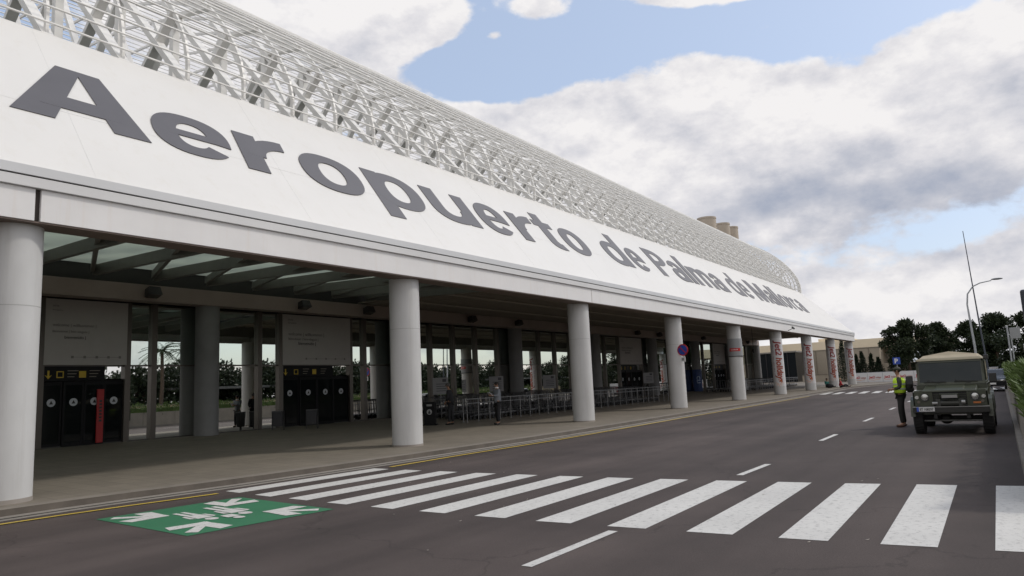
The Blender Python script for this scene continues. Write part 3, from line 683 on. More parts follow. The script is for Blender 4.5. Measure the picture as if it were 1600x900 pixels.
b=MB(); b.tube([(x,CY,3.02),(x,CY,4.15)],CRAD+.035,40); b.build('column_collar',mat('collar_grey',(0.30,0.31,0.32),.5),c,smooth=40)
b=MB(); b.tube([(x,CY,2.98),(x,CY,3.02)],CRAD+.045,40); b.build('collar_ring',dark_m,c,smooth=40)
b=MB()
for k in range(9):
    a=th-.75+1.5*k/9; a2=th-.75+1.5*(k+1)/9; r0=CRAD+.045
    q=[(x+math.cos(t)*r0,CY+math.sin(t)*r0,z) for t,z in ((a,3.33),(a2,3.33),(a2,3.53),(a,3.53))]; b.add(q,[(0,1,2,3)])
o=b.build('red_plate',red_m,c)
textobj('plate_print','',.1,white_m,None,Matrix.Identity(4)) if False else None
b=MB()
for k in range(6):
    a=th-.55+.16*k; q=[(x+math.cos(t)*(CRAD+.05),CY+math.sin(t)*(CRAD+.05),z) for t,z in ((a,3.40),(a+.09,3.40),(a+.09,3.46),(a,3.46))]; b.add(q,[(0,1,2,3)])
b.build('plate_lettering',white_m,o)
# blue wrap on one of the rear columns
bx=BXS[2+6]*25.36/25
b=MB(); b.tube([(bx,25.36,pz(24.5)),(bx,25.36,2.55)],.455,40); o=b.build('blue_wrap',mat('wrap_navy',(0.02,0.05,0.17),.5),T,smooth=40)
wraptext('CLI',.5,mat('wrap_print',(0.35,0.45,0.6),.5),o,bx,25.36,.462,1.9,facing(bx,25.36)-.1,1.0,.01)

# no parking sign on the fourth column
ns=thing('no_parking_sign','round blue and red no parking sign on the fourth white column','sign',(CX[3]-.40,14.02,3.22),rz=-.12)
b=MB(); b.tube([(.02,0,.0),(0,0,0)],.31,28); b.build('disc_rim',red_m,ns,smooth=40)
b=MB(); b.tube([(-.004,0,0),(-.008,0,0)],.25,28); b.build('disc_face',blue_m,ns,smooth=40)
b=MB(); b.bar((-.014,.17,.17),(-.014,-.17,-.17),.05,.01,(1,0,0)); b.build('diagonal_bar',red_m,ns)
b=MB(); b.box(-.01,-.12,-.62,.01,.14,-.36); pl_=b.build('plate',white_m,ns)
b=MB(); b.box(-.013,-.06,-.56,-.0105,.08,-.42); b.build('plate_symbol',mat('symbol_grey',(.3,.3,.3),.6),pl_)
b=MB(); b.box(.02,-.03,-.6,.10,.03,.25); b.build('bracket',steel_m,ns)

# ------------------------------------------------------------------ welcome area things under the canopy
def bin_(loc,label):
    t=thing('litter_bin',label,'bin',loc)
    b=MB(); b.box(-.02,-.25,0,.02,-.21,.78); b.box(-.02,.21,0,.02,.25,.78); b.build('stand',dark_m,t)
    b=MB(); b.hexa([(-.15,-.19,.16),(.15,-.19,.16),(.15,.19,.16),(-.15,.19,.16)],[(-.18,-.205,.74),(.18,-.205,.74),(.18,.205,.74),(-.18,.205,.74)]); b.build('container',mat('bin_grey',(0.05,0.05,0.055),.45,metal=.3),t,bevel=.015)
    b=MB(); b.box(-.19,-.215,.74,.19,.215,.78); b.build('lid',mat('bin_lid',(0.09,0.09,0.095),.4),t,bevel=.01)
    return t
bin_((18.75,24.6,pz(24.6)),'dark litter bin right of the first grey inner column').rotation_euler=(0,0,.7)
bin_((19.9,23.9,pz(23.9)),'dark litter bin just left of the second entrance doors').rotation_euler=(0,0,.7)
# rail barriers
rail_m=mat('rail_steel',(0.27,0.27,0.27),.35,metal=.7)
rb=thing('rail_barrier','steel rail barrier in the long row before the luggage trolleys','rail',(0,0,0),group='rail barriers before the trolleys')
b=MB(); b.tube([(0,0,.98),(1.62,0,.98)],.024,8); b.build('top_rail',rail_m,rb,smooth=50)
b=MB(); b.tube([(0,0,.80),(1.62,0,.80)],.018,8); b.build('lower_rail',rail_m,rb,smooth=50)
for xx in (0,.81):
    b=MB(); b.cyl(xx,0,0,1.0,.022,8); b.cyl(xx,0,0,.02,.06,10); b.build('post',rail_m,rb,smooth=50)
for i in range(14):
    o=rb if i==0 else dup(rb)
    o.location=(24.6+1.66*i,19.45,pz(19.45))
rb2=dup(rb,(24.4,19.5,pz(20)),1.57,'steel rail barrier closing the near end of the trolley rows'); rb2['group']='rail barriers before the trolleys'
# luggage trolleys, nested in rows
ct=thing('luggage_trolley','luggage trolley nested in the front row under the canopy','trolley',group='luggage trolleys parked in rows')
cart_m=mat('trolley_frame',(0.12,0.12,0.125),.4,metal=.6)
b=MB()
for s in (-.25,.25):
    b.tube([(.0,s,.16),(.72,s*.8,.22)],.014,5); b.tube([(0,s,.16),(-.06,s,.96),(-.16,s,1.02)],.014,5); b.tube([(-.02,s*.9,.45),(.22,s*.8,.50)],.008,4)
b.tube([(-.16,-.27,1.02),(-.16,.27,1.02)],.02,6); b.build('frame',cart_m,ct)
b=MB(); b.hexa([(.03,-.22,.20),(.66,-.17,.25),(.66,.17,.25),(.03,.22,.20)],[(.03,-.22,.215),(.66,-.17,.265),(.66,.17,.265),(.03,.22,.215)]); b.build('platform',cart_m,ct)
b=MB(); b.hexa([(-.045,-.22,.30),(-.03,-.22,.30),(-.03,.22,.30),(-.045,.22,.30)],[(-.075,-.22,.78),(-.06,-.22,.78),(-.06,.22,.78),(-.075,.22,.78)]); b.build('advert_panel',mat('trolley_panel',(0.05,0.05,0.055),.5),ct)
for (xx,s) in ((0.02,.24),(0.02,-.24),(.66,0)):
    b=MB(); b.tube([(xx,s-.02,.08),(xx,s+.02,.08)],.08,10); b.build('wheel',black_m,ct)
lp_=ct.children[2].data.copy(); lp_.materials.clear(); lp_.materials.append(mat('pale_panel',(0.42,0.42,0.43),.5)); light_panel=lp_
first=True
def place_cart(x,y,rz,lab=None):
    global first
    o=ct if first else dup(ct); first=False
    o.location=(x,y,pz(y)); o.rotation_euler=(0,0,rz)
    if rnd.random()<.16:
        for c_ in o.children:
            if c_.name.startswith('advert'): c_.data=light_panel
        lab=lab.replace('luggage trolley','pale panelled trolley') if lab else lab
    if lab: o['label']=lab
    return o
labs=['luggage trolley nested in the front row behind the rail','luggage trolley nested in the middle row under the canopy','luggage trolley nested in the rear row close to the glass wall']
for r_,yy in enumerate((20.3,21.7,23.1)):
    x=25.6+.5*r_
    while x<46.6:
        if rnd.random()>.04: place_cart(x,yy+rnd.uniform(-.05,.05),rnd.uniform(-.03,.03),labs[r_])
        x+=.34
for r_ in range(3):
    x=66
    while x<88: 
        if rnd.random()>.1: place_cart(x,20.6+1.3*r_,rnd.uniform(-.04,.04),'luggage trolley in the far rows beyond the glass hall end')
        x+=.8
for i in range(5):
    o=dup(rb,(66+4.2*i,20.0,pz(20)),0,'steel rail barrier before the far trolley rows',(2.5,1,1)); o['group']='far rail barriers'
# pale wire cage container among the far trolleys
cg=thing('wire_cage','pale wire cage container standing among the far trolleys','cage',(64.5,19.8,pz(19.8)))
b=MB(); b.box(.06,.06,.2,2.3,1.0,1.05); b.build('plastic_tank',mat('tank_white',(0.45,0.46,0.47),.5),cg,bevel=.05)
b=MB()
for k in range(7): b.bar((.03+.39*k,0,.12),(.03+.39*k,0,1.15),.03,.03)
for k in range(5): b.bar((0,0,.15+.25*k),(2.37,0,.15+.25*k),.03,.03,(0,1,0)); b.bar((0,0,.15+.25*k),(0,1.05,.15+.25*k),.03,.03)
for k in range(4): b.bar((0,.02+.34*k,.12),(0,.02+.34*k,1.15),.03,.03)
b.build('cage_bars',steel_m,cg)
# trolley deposit machine
dm=thing('deposit_machine','black trolley deposit post with a round white sticker','machine',(22.7,19.9,pz(19.9)),rz=.55)
b=MB(); b.box(-.16,-.24,0,.16,.24,.96); b.box(-.2,-.3,0,.2,.3,.05); b.build('cabinet',door_m,dm,bevel=.02)
b=MB(); b.tube([(-.163,0,.55),(-.168,0,.55)],.11,20); k_=b.build('sticker',mat('sticker_white',(0.4,0.4,0.4),.5),dm)
b=MB(); b.box(-.168,-.11,.78,-.163,.11,.86); b.build('label_plate',mat('plate_grey',(0.3,0.3,0.3),.5),dm)
b=MB(); b.ell((-.17,0,.58),(.006,.035,.035),8,6); b.ell((-.17,0,.51),(.006,.06,.04),8,6); b.build('sticker_mark',dark_m,k_)
# A4 notices on stands by the rails (pale sheets)
for i,(x,y,z) in enumerate(((26.6,22.6,1.75),(31.2,22.6,1.8),(36.6,22.6,1.8),(51.0,22.6,1.8))):
    t=thing('notice_stand',['pale notice on a post behind the person looking at a phone','pale notice on a post beside the man holding papers','pale notice on a post above the trolleys left of the third column','pale notice on a post near the third entrance board'][i],'sign',(x,y,pz(y)),rz=.55)
    b=MB(); b.cyl(0,0,0,1.2,.02,8); b.build('post',rail_m,t)
    b=MB(); b.box(-.01,-.38,1.15,.01,.38,1.95); p_=b.build('notice_board',mat('notice_grey',(0.30,0.30,0.31),.5),t)
    b=MB(); 
    for k in range(4): b.box(-.014,-.28,1.3+.11*k,-.011,.2,1.33+.11*k)
    b.box(-.014,-.28,1.74,-.011,-.1,1.88); b.build('notice_print',mat('print_dark',(0.08,0.08,0.09),.6),p_)

# ------------------------------------------------------------------ people
def skin_mesh(name,verts,edges,radii,m,parent,root=0,sub=2,extra=None):
    me=bpy.data.meshes.new(name); bm=bmesh.new(); lay=bm.verts.layers.skin.verify(); vs_=[bm.verts.new(v) for v in verts]
    for a,c in edges: bm.edges.new((vs_[a],vs_[c]))
    for i,v in enumerate(vs_):
        r=radii[i]; v[lay].radius=r if isinstance(r,tuple) else (r,r); v[lay].use_root=(i==root)
    bm.to_mesh(me); bm.free()
    o=bpy.data.objects.new(name,me); COL.objects.link(o)
    md=o.modifiers.new('s','SKIN'); md.use_smooth_shade=True
    ms=o.modifiers.new('d','SUBSURF'); ms.levels=sub; ms.render_levels=sub
    dg=bpy.context.evaluated_depsgraph_get(); dg.update()
    m2=bpy.data.meshes.new_from_object(o.evaluated_get(dg)); bpy.data.objects.remove(o)
    if extra:
        b=MB(); b.add([tuple(v.co) for v in m2.vertices],[tuple(p.vertices) for p in m2.polygons]); extra(b)
        m2=bpy.data.meshes.new(name); m2.from_pydata(b.v,[],b.f)
    m2.materials.clear(); m2.materials.append(m); m2.polygons.foreach_set('use_smooth',[True]*len(m2.polygons))
    o=bpy.data.objects.new(name,m2); COL.objects.link(o); o.parent=parent
    return o
skin_c=mat('skin',(0.36,0.20,0.13),.55); hair_c=mat('dark_hair',(0.02,0.015,0.012),.7); blond_c=mat('fair_hair',(0.42,0.30,0.18),.7)
def person(loc,rz,label,top,legs,shoe,hair,arms,headturn=0.0,pose='stand',extras=None,bend=0.0,group=None,scale=1.0):
    t=thing('person',label,'person',loc,rz,group); t.scale=(scale,)*3
    V=[];E_=[];Rr=[]
    def v(p,r): V.append(Vector(p)); Rr.append(r); return len(V)-1
    def e(a,c): E_.append((a,c))
    if pose=='stand': hz=.93; hx=0
    else: hz=.12; hx=0
    pel=v((hx,0,hz),(.10,.115)); sp=v((hx-.01,0,hz+.2),(.095,.115)); ch=v((hx+bend*.1,0,hz+.40),(.125,.165)); nk=v((hx+bend*.2+.0,0,hz+.575),.055)
    nh=v((hx+bend*.25+.015,0,hz+.635),.052); hd=v((hx+bend*.3+.025,0,hz+.72),(.092,.078)); ht=v((hx+bend*.3+.01,0,hz+.79),(.075,.066))
    for a,c in ((pel,sp),(sp,ch),(ch,nk),(nk,nh),(nh,hd),(hd,ht)): e(a,c)
    hip={};sho={}
    torso_idx=[pel,sp,ch]
    limbs={}
    for s in (1,-1):
        sh=v((hx+bend*.1,.175*s,hz+.485),.062); el_,wr=arms[0 if s==1 else 1]
        off=Vector((hx,0,hz-.93))
        el=v(Vector(el_)+off,.045); w=v(Vector(wr)+off,.029)
        e(ch,sh); e(sh,el); e(el,w)
        d=(Vector(wr)-Vector(el_)).normalized(); p0=Vector(wr)+off
        side=d.cross(Vector((0,s,0.2))).normalized()
        pm=v(p0+d*.06,(.034,.02)); e(w,pm)
        for k in range(4):
            q=p0+d*.085+side*(.026*(k-1.5)*.75); ln=(.05,.062,.066,.055)[k]
            f1=v(q,.009); f2=v(q+d*ln*.6+Vector((0,-s*.012,-.006)),.0085); f3=v(q+d*ln+Vector((0,-s*.03,-.012)),.0075); e(pm,f1); e(f1,f2); e(f2,f3)
        th1=v(p0+d*.035+side*-.034,.010); th2=v(p0+d*.075+side*-.048,.009); e(w,th1); e(th1,th2)
        limbs[s]=(sh,el,w)
        if pose=='stand':
            hp=v((hx,.085*s,hz-.09),.075); kn=v((hx+.02+.03*s,.10*s,.50),.062); an=v((hx-.01+.04*s,.105*s,.09),.042); to=v((hx+.14+.04*s,.125*s,.045),.036)
        else:
            hp=v((hx+.05,.09*s,hz),.09); kn=v((hx+.46,.13*s,.13 if s>0 else .30),.062); an=v((hx+.88 if s>0 else hx+.74,.12*s,.09),.042); to=v((hx+.95 if s>0 else hx+.86,.13*s,.20 if s>0 else .12),.034)
        e(pel,hp); e(hp,kn); e(kn,an); e(an,to); limbs[('leg',s)]=(hp,kn,an,to)
    Hc=V[hd]
    def face(b):
        b.ell((Hc.x+.092,Hc.y,Hc.z-.005),(.018,.011,.02),8,6)
        for s in (1,-1): b.ell((Hc.x,Hc.y+.082*s,Hc.z-.005),(.02,.012,.032),8,6); b.ell((Hc.x+.078,Hc.y+.03*s,Hc.z+.018),(.012,.014,.009),6,5)
        b.ell((Hc.x+.083,Hc.y,Hc.z-.042),(.01,.025,.007),8,5)
    skin_mesh('body',V,E_,Rr,skin_c,t,pel,1,face)
    # top
    def sub(idx,edges,rad,name,m,root):
        mp={j:i for i,j in enumerate(idx)}; skin_mesh(name,[V[j] for j in idx],[(mp[a],mp[c]) for a,c in edges],rad,m,t,mp[root],1)
    V2=[V[pel]+Vector((0,0,-.12 if pose=='stand' else 0)),V[sp],V[ch],V[nk]+Vector((0,0,-.03))]; E2=[(0,1),(1,2),(2,3)]; R2_=[(.155,.185),(.14,.168),(.145,.185),.075]
    for s in (1,-1):
        sh,el,w=limbs[s]; k=len(V2); V2+=[V[sh],V[el],V[w]-(V[w]-V[el]).normalized()*.03]; R2_+=[.078,.060,.045]; E2+=[(2,k),(k,k+1),(k+1,k+2)]
    skin_mesh('jacket',V2,E2,R2_,top,t,0,1)
    V3=[V[pel]+Vector((0,0,.10))]; E3=[]; R3=[(.14,.165)]
    for s in (1,-1):
        hp,kn,an,to=limbs[('leg',s)]; k=len(V3); V3+=[V[hp],V[kn],V[an]+(V[kn]-V[an]).normalized()*.01]; R3+=[.108,.078,.062]; E3+=[(0,k),(k,k+1),(k+1,k+2)]
    skin_mesh('trousers',V3,E3,R3,legs,t,0,1)
    for s in (1,-1):
        hp,kn,an,to=limbs[('leg',s)]; a,to_=V[an],V[to]
        skin_mesh('shoe',[a+Vector((-.03,0,.0)) if pose=='stand' else a,a+Vector((-.01,0,-.045)) if pose=='stand' else a+Vector((.01,0,.0)),to_+Vector((.04,0,-.005))],[(0,1),(1,2)],[.05,.052,.044],shoe,t,0,1)
    if hair is not None:
        b=MB(); b.ell((Hc.x-.018,Hc.y,Hc.z+.035),(.105,.093,.092),14,10); b.build('hair',hair,t,smooth=80)
    if extras: extras(t,Hc,V,limbs)
    return t
vest_m=mat('hi_vis_yellow',(0.62,0.92,0.05),.6); camo_m=mat('olive_drab',(0.045,0.05,0.032),.8,var=.3,vscale=9); boot_m=mat('brown_boots',(0.10,0.05,0.035),.6)
def soldier_extras(t,H,V,limbs):
    b=MB()
    # open hi-vis vest: shell around the chest with shoulder straps
    rings=[(1.00,.165,.215),(1.10,.16,.205),(1.25,.165,.21),(1.36,.168,.215),(1.43,.14,.18)]
    n=20; vs=[];fs=[]
    for z,rx,ry in rings:
        for k in range(n):
            a=2*PI*k/n; vs.append((rx*math.cos(a)-.005,ry*math.sin(a),z))
    for j in range(4):
        for k in range(n):
            if k in (4,5,14,15) and j>=2: continue
            fs.append((j*n+k,j*n+(k+1)%n,(j+1)*n+(k+1)%n,(j+1)*n+k))
    b.add(vs,fs)
    for s in (1,-1): b.bar((-.13,.10*s,1.43),(.0,.09*s,1.475),.07,.015); b.bar((0,.09*s,1.475),(.12,.09*s,1.42),.07,.015)
    o=b.build('hi_vis_vest',vest_m,t,smooth=60); md=o.modifiers.new('th','SOLIDIFY'); md.thickness=.012
    b=MB()
    for z in (1.10,1.24):
        vs=[(.172*math.cos(2*PI*k/n)-.005,.222*math.sin(2*PI*k/n),z+dz) for dz in (0,.045) for k in range(n)]
        b.add(vs,[(k,(k+1)%n,n+(k+1)%n,n+k) for k in range(n)])
    b.build('reflective_bands',mat('reflective_grey',(0.45,0.5,0.42),.4),t,smooth=60)
    b=MB(); b.ell((-.25,0,1.20),(.12,.16,.20),12,9); b.ell((-.30,0,1.10),(.08,.13,.10),10,8); b.build('backpack',mat('pack_black',(0.018,0.018,0.016),.8),t,smooth=60)
    b=MB(); b.ell((H.x-.01,H.y,H.z+.055),(.108,.098,.062),14,8); b.hexa([(H.x+.07,-.065,H.z+.035),(H.x+.19,-.045,H.z+.02),(H.x+.19,.045,H.z+.02),(H.x+.07,.065,H.z+.035)],[(H.x+.07,-.065,H.z+.05),(H.x+.19,-.045,H.z+.03),(H.x+.19,.045,H.z+.03),(H.x+.07,.065,H.z+.05)]); b.build('field_cap',camo_m,t,smooth=60)
    b=MB(); b.tube([(0,.17,.93),(0,-.17,.93)],.03,6); b.box(-.07,-.2,.82,.05,-.17,.97); b.build('belt_pouch',mat('pack_black',(0.018,0.018,0.016),.8),t)
person((24.25,2.72,0),1.8,'soldier in olive uniform with yellow high visibility vest beside the jeep',camo_m,mat('dark_trousers',(0.018,0.018,0.016),.8),boot_m,hair_c,
   [((.02,.23,1.16),(.20,.14,1.12)),((.04,-.23,1.16),(.22,-.10,1.10))],extras=soldier_extras)
navy_c=mat('black_clothes',(0.015,0.015,0.018),.8); blue_c=mat('light_blue_jacket',(0.21,0.23,0.26),.8)
def papers(t,H,V,limbs):
    w=V[limbs[1][2]]; b=MB(); b.hexa([(w.x+.02,w.y-.16,w.z-.02),(w.x+.16,w.y-.16,w.z+.12),(w.x+.16,w.y+.06,w.z+.12),(w.x+.02,w.y+.06,w.z-.02)],[(w.x+.01,w.y-.16,w.z-.01),(w.x+.15,w.y-.16,w.z+.13),(w.x+.15,w.y+.06,w.z+.13),(w.x+.01,w.y+.06,w.z-.01)])
    b.build('papers',mat('paper_sheet',(0.6,0.6,0.62),.7),t)
    b=MB(); b.tube([(H.x-.02,H.y,H.z-.15),(H.x-.02,H.y,H.z-.10)],[.085,.075],14); b.build('white_collar',white_m,t)
person((23.7,17.15,pz(17.15)),2.75,'person in grey top holding white papers before the trolley rails',blue_c,navy_c,dark_m,hair_c,
   [((.10,.22,1.18),(.30,.10,1.22)),((.10,-.22,1.18),(.30,-.08,1.22))],extras=papers,scale=.97)
person((23.2,19.2,pz(19.2)),1.9,'person in black clothes standing by the trolley deposit post',navy_c,navy_c,dark_m,mat('grey_hair',(0.08,0.075,0.07),.8),
   [((.03,.23,1.15),(.16,.16,.98)),((.03,-.23,1.15),(.14,-.18,.95))],scale=.97,bend=.3)
person((20.9,18.9,pz(18.9)),2.2,'dark figure half hidden behind the second white column',navy_c,navy_c,dark_m,hair_c,
   [((.03,.23,1.15),(.16,.16,.98)),((.03,-.23,1.15),(.14,-.18,.95))],scale=.98)
def seated_extras(t,H,V,limbs):
    pass
person((76.9,13.75,.12),-1.2,'person in red top sitting on the kerb by the far columns',mat('red_top',(0.45,0.03,0.04),.8),navy_c,dark_m,blond_c,
   [((.03,.25,1.14),(.20,.16,1.05)),((.05,-.22,1.15),(.22,-.10,1.08))],pose='sit',group=None)
person((CX[7]-1.0,CY+.5,.13),-2.2,'person in teal clothes sitting against the second farthest column',mat('teal_top',(0.03,0.16,0.14),.8),navy_c,dark_m,hair_c,
   [((.03,.25,1.14),(.20,.16,1.05)),((.05,-.22,1.15),(.22,-.10,1.08))],pose='sit')
bg_=thing('travel_bag','dark travel bag on the pavement beside the person in red','bag',(76.0,14.6,.14))
b=MB(); b.ell((0,0,.22),(.22,.38,.22),12,8); b.build('bag_body',navy_c,bg_,smooth=60)
b=MB(); b.tube([(0,-.18,.38),(0,-.1,.55),(0,.1,.55),(0,.18,.38)],.015,6); b.build('handle',black_m,bg_)

# ------------------------------------------------------------------ military jeep
J=thing('military_jeep','olive military off-road vehicle with tan canvas roof parked facing us','jeep',(21.3,1.30,0))
ol=mat('olive_paint',(0.044,0.051,0.030),.34,var=.10,vscale=2,streak=.2,scol=(0.11,0.10,0.07)); can=mat('tan_canvas',(0.36,0.31,0.22),.85,var=.1,bump=.3,bscale=20)
rub=mat('tyre_rubber',(0.02,0.02,0.02),.85); glass_j=glassmat('vehicle_glass',(0.55,0.6,0.6),.06); chrome=mat('lamp_reflector',(0.5,0.5,0.48),.2,metal=.8)
def bx(*a): 
    b=MB(); b.box(*a); return b
# lower body sides with wheel arches
def side(s):
    y=.82*s; pts=[(.14,.72),(.14,1.08),(1.28,1.12),(1.30,1.24),(4.45,1.24),(4.45,.62)]
    def arch(cx,r,n=10): return [(cx+r*math.cos(PI*k/n),.46+r*math.sin(PI*k/n)) for k in range(n+1)]
    pts+=[(3.82,.58)]+arch(3.35,.47)+[(2.85,.52),(1.08,.52)]+arch(.58,.47)[1:]
    b=MB(); b.poly([(x,y,z) for x,z in pts],(0,-.03*s,0)); return b
bd=side(1); q=side(-1); bd.add(q.v,q.f)
bd.box(.16,-.79,1.07,1.28,-.60,1.115); bd.box(.16,.60,1.07,1.28,.79,1.115)       # wing tops
bd.box(.14,-.82,.72,.19,-.40,1.085); bd.box(.14,.40,.72,.19,.82,1.085)           # wing fronts
bd.box(4.40,-.79,.6,4.45,.79,1.88)                                               # rear wall
bd.box(1.28,-.79,.6,1.32,.79,1.245); bd.box(.3,-.78,.50,4.4,.78,.58)             # bulkhead, floor
for s in (1,-1):
    bd.hexa([(1.30,.76*s,1.245),(4.43,.76*s,1.245),(4.43,.79*s,1.245),(1.30,.79*s,1.245)],[(1.30,.76*s,1.29),(4.43,.76*s,1.29),(4.43,.79*s,1.29),(1.30,.79*s,1.29)])
bd.build('body',ol,J,bevel=.012)
for s in (1,-1):
    b=MB()
    for cx in (.58,3.35):
        n=10; r0,r1=.45,.52
        for k in range(n):
            a,c=PI*k/n,PI*(k+1)/n
            b.hexa([(cx+r0*math.cos(a),.80*s,.46+r0*math.sin(a)),(cx+r1*math.cos(a),.80*s,.46+r1*math.sin(a)),(cx+r1*math.cos(a),.90*s,.46+r1*math.sin(a)),(cx+r0*math.cos(a),.90*s,.46+r0*math.sin(a))],
                   [(cx+r0*math.cos(c),.80*s,.46+r0*math.sin(c)),(cx+r1*math.cos(c),.80*s,.46+r1*math.sin(c)),(cx+r1*math.cos(c),.90*s,.46+r1*math.sin(c)),(cx+r0*math.cos(c),.90*s,.46+r0*math.sin(c))])
    b.build('arch_flare',ol,J)
b=MB(); b.hexa([(.12,-.61,1.075),(1.30,-.61,1.10),(1.30,.61,1.10),(.12,.61,1.075)],[(.14,-.58,1.125),(1.28,-.59,1.225),(1.28,.59,1.225),(.14,.58,1.125)])
b.hexa([(.24,-.34,1.125),(1.22,-.36,1.20),(1.22,.36,1.20),(.24,.34,1.125)],[(.28,-.30,1.155),(1.20,-.32,1.245),(1.20,.32,1.245),(.28,.30,1.155)])
b.build('bonnet',ol,J,bevel=.015)
g=MB(); g.box(.17,-.40,.70,.20,.40,1.075); gr=g.build('grille',mat('grille_black',(0.012,0.012,0.012),.6),J)
g=MB()
for k in range(7): g.box(.15,-.36,.74+.045*k,.165,.36,.752+.045*k)
g.box(.13,-.40,.70,.17,-.375,1.07); g.box(.13,.375,.70,.17,.40,1.07); g.build('grille_bars',ol,gr)
for s in (1,-1):
    b=MB(); b.tube([(.145,.55*s,.95),(.10,.55*s,.95)],[.105,.10],20); hl=b.build('headlight',dark_m,J,smooth=40)
    b=MB(); b.ell((.105,.55*s,.95),(.02,.085,.085),14,8); b.build('headlight_lens',chrome,hl,smooth=60)
    b=MB(); b.tube([(.14,.73*s,.95),(.11,.73*s,.95)],.045,14); b.build('side_lamp',chrome,J,smooth=40)
    b=MB(); b.tube([(.14,.70*s,.83),(.11,.70*s,.83)],.035,14); b.build('side_lamp',mat('lamp_smoke',(0.12,0.10,0.08),.3),J,smooth=40)
b=MB(); b.box(.10,-.66,.775,.14,-.50,.82); b.build('indicator',mat('indicator_orange',(0.45,0.14,0.03),.4),J)
b=MB(); b.box(-.10,-.83,.56,.06,.83,.70); bmp=b.build('bumper',mat('bumper_black',(0.018,0.018,0.016),.5),J,bevel=.01)
b=MB(); b.box(-.11,-.83,.70,.05,.83,.715); b.build('bumper_lip',mat('worn_steel',(0.30,0.30,0.29),.4,metal=.6),bmp)
b=MB(); b.box(-.13,.34,.60,-.105,.74,.71); pl2=b.build('number_plate',mat('plate_white',(0.62,0.62,0.62),.5),bmp)
b=MB(); b.box(-.135,.69,.60,-.1305,.74,.71); b.build('plate_band',blue_m,pl2)
textobj('plate_digits','ET 108297',.085,dark_m,pl2,frame((-.134,.675,.625),(0,-1,0),(0,0,1)),.001,.002,.82)
b=MB(); b.tube([(-.0,-.20,.80),(-.0,.20,.80)],.065,14); b.box(-.07,-.30,.72,.06,-.20,.90); b.box(-.07,.20,.72,.06,.30,.90); b.build('winch',mat('winch_dark',(0.04,0.042,0.035),.5),J)
b=MB(); b.tube([(-.09,-.34,.82),(-.09,-.26,.82)],.05,12); b.tube([(-.09,.26,.80),(-.09,.38,.80)],.035,12); b.box(-.10,-.18,.93,.05,.16,1.0); b.build('winch_fittings',mat('worn_steel',(0.30,0.30,0.29),.4,metal=.6),J)
b=MB(); b.tube([(-.02,-.20,.93),(-.06,-.20,1.02),(-.06,.20,1.02),(-.02,.20,.93)],.018,8); b.build('front_hoop',ol,J)
# windscreen frame and glass
def wf(y,z): return (1.27+.17*(z-1.24)/.64,y,z)
b=MB()
for (y0,y1,z0,z1) in ((-.78,-.72,1.24,1.90),(.72,.78,1.24,1.90),(-.72,.72,1.24,1.30),(-.72,.72,1.83,1.90)):
    p=[wf(y0,z0),wf(y1,z0),wf(y1,z1),wf(y0,z1)]; b.poly(p,(.05,0,-.01))
wsf=b.build('windscreen_frame',ol,J)
b=MB(); p=[wf(-.72,1.30),wf(.72,1.30),wf(.72,1.83),wf(-.72,1.83)]; b.poly([(x+.02,y,z) for x,y,z in p],(.008,0,0)); b.build('windscreen',glass_j,wsf)
b=MB(); b.bar((1.245,.25,1.29),(1.25,.55,1.36),.015,.015); b.bar((1.245,-.45,1.29),(1.25,-.10,1.36),.015,.015); b.bar((1.26,.10,1.31),(1.262,.62,1.315),.02,.02); b.bar((1.26,-.62,1.31),(1.262,-.08,1.315),.02,.02); b.build('wipers',dark_m,wsf)
# roof: sloping front hood and canvas cover over hoops
b=MB(); b.hexa([(1.40,-.80,1.88),(4.45,-.80,1.88),(4.45,.80,1.88),(1.40,.80,1.88)],[(1.46,-.74,1.95),(4.45,-.76,1.96),(4.45,.76,1.96),(1.46,.74,1.95)]); rf=b.build('roof',mat('roof_sand',(0.30,0.27,0.19),.7,var=.1),J,bevel=.02)
b=MB(); b.hexa([(1.62,-.70,1.955),(4.40,-.72,1.965),(4.40,.72,1.965),(1.62,.70,1.955)],[(1.85,-.62,2.03),(4.3,-.62,2.06),(4.3,.62,2.06),(1.85,.62,2.03)])
b.add([(1.85,-.62,2.03),(1.85,.62,2.03),(4.3,.62,2.06),(4.3,-.62,2.06),(2.0,0,2.13),(4.25,0,2.13)],[(0,1,4),(1,2,5,4),(2,3,5),(3,0,4,5)])
b.build('canvas_cover',can,rf)
b=MB(); b.box(1.75,-.90,1.86,2.2,-.79,1.99); b.box(2.3,-.86,1.90,2.9,-.80,1.97); b.build('roof_side_lamp',dark_m,J,bevel=.015)
for s in (1,-1):
    b=MB(); 
    for x0,x1 in ((1.34,1.46),(2.35,2.43),(3.3,3.38),(4.33,4.43)): b.box(x0,.75*s,1.29,x1,.78*s,1.89)
    b.box(1.34,.75*s,1.83,4.43,.78*s,1.89); b.build('upper_frame',ol,J)
    for x0,x1 in ((1.46,2.35),(2.43,3.3)):
        b=MB(); b.box(x0,.758*s,1.29,x1,.765*s,1.83); b.build('side_window',glass_j,J)
    b=MB(); b.box(3.38,.755*s,1.29,4.33,.772*s,1.83); b.build('canvas_side',can,J)
    b=MB(); b.box(1.42,.822*s,.66,2.30,.830*s,1.22); dr=b.build('door',ol,J,bevel=.006)
    b=MB(); b.box(2.12,.83*s,1.10,2.24,.86*s,1.13); b.build('handle',dark_m,dr)
    b=MB(); b.tube([(1.34,.80*s,1.22),(1.20,.90*s,1.26),(1.17,.96*s,1.36)],.014,6); mr_=b.build('mirror_arm',dark_m,J)
    b=MB(); b.box(1.13,.87*s,1.27,1.18,1.04*s,1.50); b.build('mirror',dark_m,mr_,bevel=.012)
